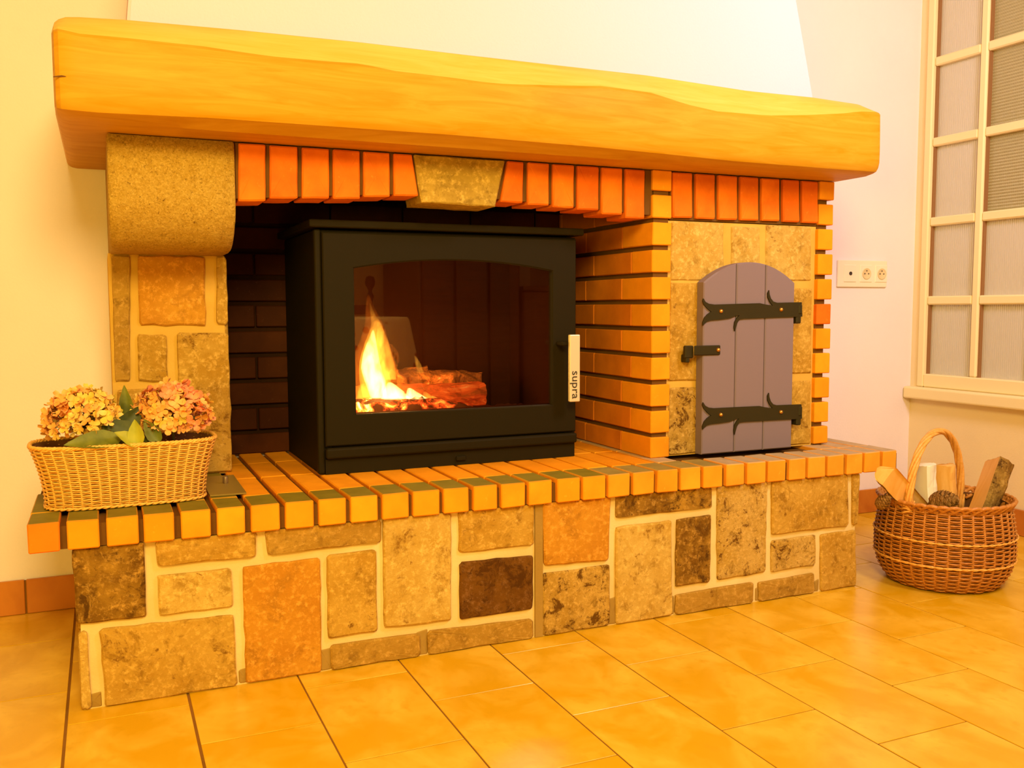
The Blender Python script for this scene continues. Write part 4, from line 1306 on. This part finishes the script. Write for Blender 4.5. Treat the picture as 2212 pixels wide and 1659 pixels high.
# Each log runs from the basket floor up; tops measured on the photograph
tp = lambda px, py, Y: at(px, py, 'Y', Y)
t1 = tp(1920, 1022, -.06); flog((2.385, -.005, .20), (t1.x, t1.y, t1.z), .040, (-.5, -.9, .2), 'split log leaning left out of the log basket under the shelf end', seed=2, face=SPLIT, end=SPLIT)
t2 = tp(1984, 1002, .07); flog((2.455, .055, .03), (t2.x, t2.y, t2.z), .044, (-.75, -.66, 0), 'pale cream split log standing upright behind the basket handle', mat=PALE, face=PALE, end=PALE, seed=3)
t3 = tp(2029, 1003, .07); flog((2.535, .05, .03), (t3.x, t3.y, t3.z), .040, (-.85, -.5, 0), 'yellow split log standing upright in the middle of the basket', mat=SPLIT, face=SPLIT, end=SPLIT, seed=4)
t4 = tp(2146, 992, -.06); flog((2.445, -.075, .06), (t4.x, t4.y, t4.z), .056, (-1, .6, .1), 'barked split log leaning right out of the basket', seed=5, flat=((2.6, .05),))
t5 = tp(2085, 1072, .06); flog((2.56, .0, .05), (t5.x, t5.y, t5.z), .036, (-.75, -.66, 0), 'short dark log low at the back of the basket', seed=6, face=BARK)

def pine_cone(loc, R_, H_, label, rot):
    pm = M_stone('pine_cone_scale', (.20, .09, .02), (.42, .22, .06), (.08, .03, .01), .3, sc1=30, sc2=120)
    o = thing('pine_cone', label, 'pine cone', loc); o.rotation_euler = rot
    vs, fs = [], []; lathe([(0, -H_*.5), (R_*.5, -H_*.35), (R_*.72, -H_*.1), (R_*.55, H_*.25), (0, H_*.5)], 12, vs, fs)
    add('core', mesh_of('core', vs, fs, pm, True), o)
    sm_vs = [(-.5, 0, 0), (.5, 0, 0), (.62, .7, .12), (0, 1.05, .22), (-.62, .7, .12), (0, .6, .32), (0, .5, -.1)]
    sm_fs = [(0, 1, 5), (1, 2, 5), (2, 3, 5), (3, 4, 5), (4, 0, 5), (1, 0, 6), (2, 1, 6), (3, 2, 6), (4, 3, 6), (0, 4, 6)]
    sme = mesh_of('scale', [(a*.018, b*.018, c*.018) for a, b, c in sm_vs], sm_fs, pm)
    for i in range(70):
        f = (i+.5)/70; z = -H_*.45+H_*.92*f; r = R_*math.sin(PI*min(1, (f*.86+.12)))**.8*.72
        a = i*2.39996
        s_ = add('scale', sme, o, (math.cos(a)*r*.8, math.sin(a)*r*.8, z))
        s_.rotation_euler = (.5+.5*f, 0, a-PI/2); k = R_/.036*(1-.3*f); s_.scale = (k, k, k)
    return o
pc = tp(2034, 1084, -.10); pine_cone((pc.x, pc.y, pc.z), .040, .075, 'brown pine cone lying on the logs at the front of the basket', (1.3, .2, .6))
pc2 = tp(1906, 1086, -.03); pine_cone((pc2.x, pc2.y, pc2.z), .024, .045, 'small grey-brown pine cone at the left edge of the log basket', (.6, .5, .2))

# ------------------------------------------------------------------ things behind the camera that the stove glass mirrors
t = NT('dotted_cloth'); g = t.node('ShaderNodeNewGeometry')
vo = t.node('ShaderNodeTexVoronoi'); vo.inputs['Scale'].default_value = 11; t.l.new(g.outputs['Position'], vo.inputs['Vector'])
t.done(t.mix(t.step(vo.outputs['Distance'], .18, .24), (.5, .12, .06), (.86, .74, .5)), .9)
CL = t.m
tb = thing('dining_table', 'dining table mirrored in the stove glass', 'table', (1.15, -2.75, 0))
wbox('tabletop', .55, 1.72, -3.1, -2.45, .735, .765, MAT['dark_wood'], tb, .005, off=(1.15, -2.75, 0))
for xx in (.60, 1.67):
    for yy in (-3.05, -2.5):
        wbox('leg', xx-.03, xx+.03, yy-.03, yy+.03, 0, .735, MAT['dark_wood'], tb, .005, off=(1.15, -2.75, 0))
vs, fs = [], []
rings = []
for (z_, e) in ((.768, 0), (.768, .02), (.75, .03), (.55, .045), (.32, .07)):
    ring = []
    for i in range(64):
        a = 2*PI*i/64; c, s_ = math.cos(a), math.sin(a); ex = .25
        X_ = abs(c)**ex*math.copysign(1, c); Y_ = abs(s_)**ex*math.copysign(1, s_)
        rip = e*.5*math.sin(i*2.1) if z_ < .7 else 0
        ring.append((X_*(.59+e+rip), Y_*(.33+e+rip), z_))
    rings.append(ring)
for r_ in rings: vs += r_
for k in range(4):
    for i in range(64):
        j = (i+1) % 64; fs.append((k*64+i, k*64+j, (k+1)*64+j, (k+1)*64+i))
fs.append(tuple(range(64))[::-1])
add('tablecloth', mesh_of('tablecloth', vs, fs, CL, True), None, (1.15, -2.77, 0), label='pale dotted tablecloth mirrored in the stove glass', category='tablecloth')
def chair(loc, rz, label):
    c = thing('dining_chair', label, 'chair', loc, 'chairs mirrored in the stove glass'); c.rotation_euler = (0, 0, rz)
    me = box_me('seat', -.21, .21, -.2, .2, .43, .46, MAT['dark_wood'], .008); add('seat', me, c)
    for sx_ in (-1, 1):
        add('leg', box_me('leg', sx_*.18-.018, sx_*.18+.018, .15, .186, 0, .43, MAT['dark_wood'], .004), c)
        vs, fs = [], []
        lathe([(0, 0), (.02, 0), (.02, .46), (.018, .8), (.014, .86), (.024, .90), (.012, .925), (.014, .94), (.030, .965), (.034, .99), (.026, 1.02), (0, 1.03)], 16, vs, fs, Vector((sx_*.18, -.19, 0)))
        add('back_post', mesh_of('back_post', vs, fs, MAT['dark_wood'], True), c)
    for z_ in (.62, .78): add('slat', box_me('slat', -.165, .165, -.2, -.18, z_, z_+.06, MAT['dark_wood'], .004), c)
chair((1.56, -3.45, 0), PI, 'dark wooden chair mirrored nearest in the stove glass')
chair((-.15, -2.9, 0), -PI/2, 'dark wooden chair mirrored farther back in the stove glass')
sb_ = thing('sideboard', 'low dark sideboard mirrored in the stove glass', 'sideboard', (2.85, -3.2, 0))
wbox('sideboard_body', 2.66, 3.08, -3.6, -2.9, 0, .93, MAT['dark_wood'], sb_, .01, off=(2.85, -3.2, 0))
wbox('sideboard_top', 2.655, 3.09, -3.62, -2.88, .932, .96, MAT['dark_wood'], sb_, .005, off=(2.85, -3.2, 0))
cb = thing('tall_cabinet', 'tall dark wooden cabinet mirrored in the stove glass', 'cabinet', (2.45, -3.1, 0))
co = (2.45, -3.1, 0)
wbox('cabinet_body', 1.95, 2.64, -3.7, -2.9, 0, 2.1, MAT['dark_wood'], cb, .01, off=co)
for a, b in ((1.97, 2.17), (2.19, 2.40), (2.42, 2.62)):
    wbox('cabinet_door', a, b, -2.899, -2.875, .1, 2.05, MAT['dark_wood'], cb, .008, 2, off=co)
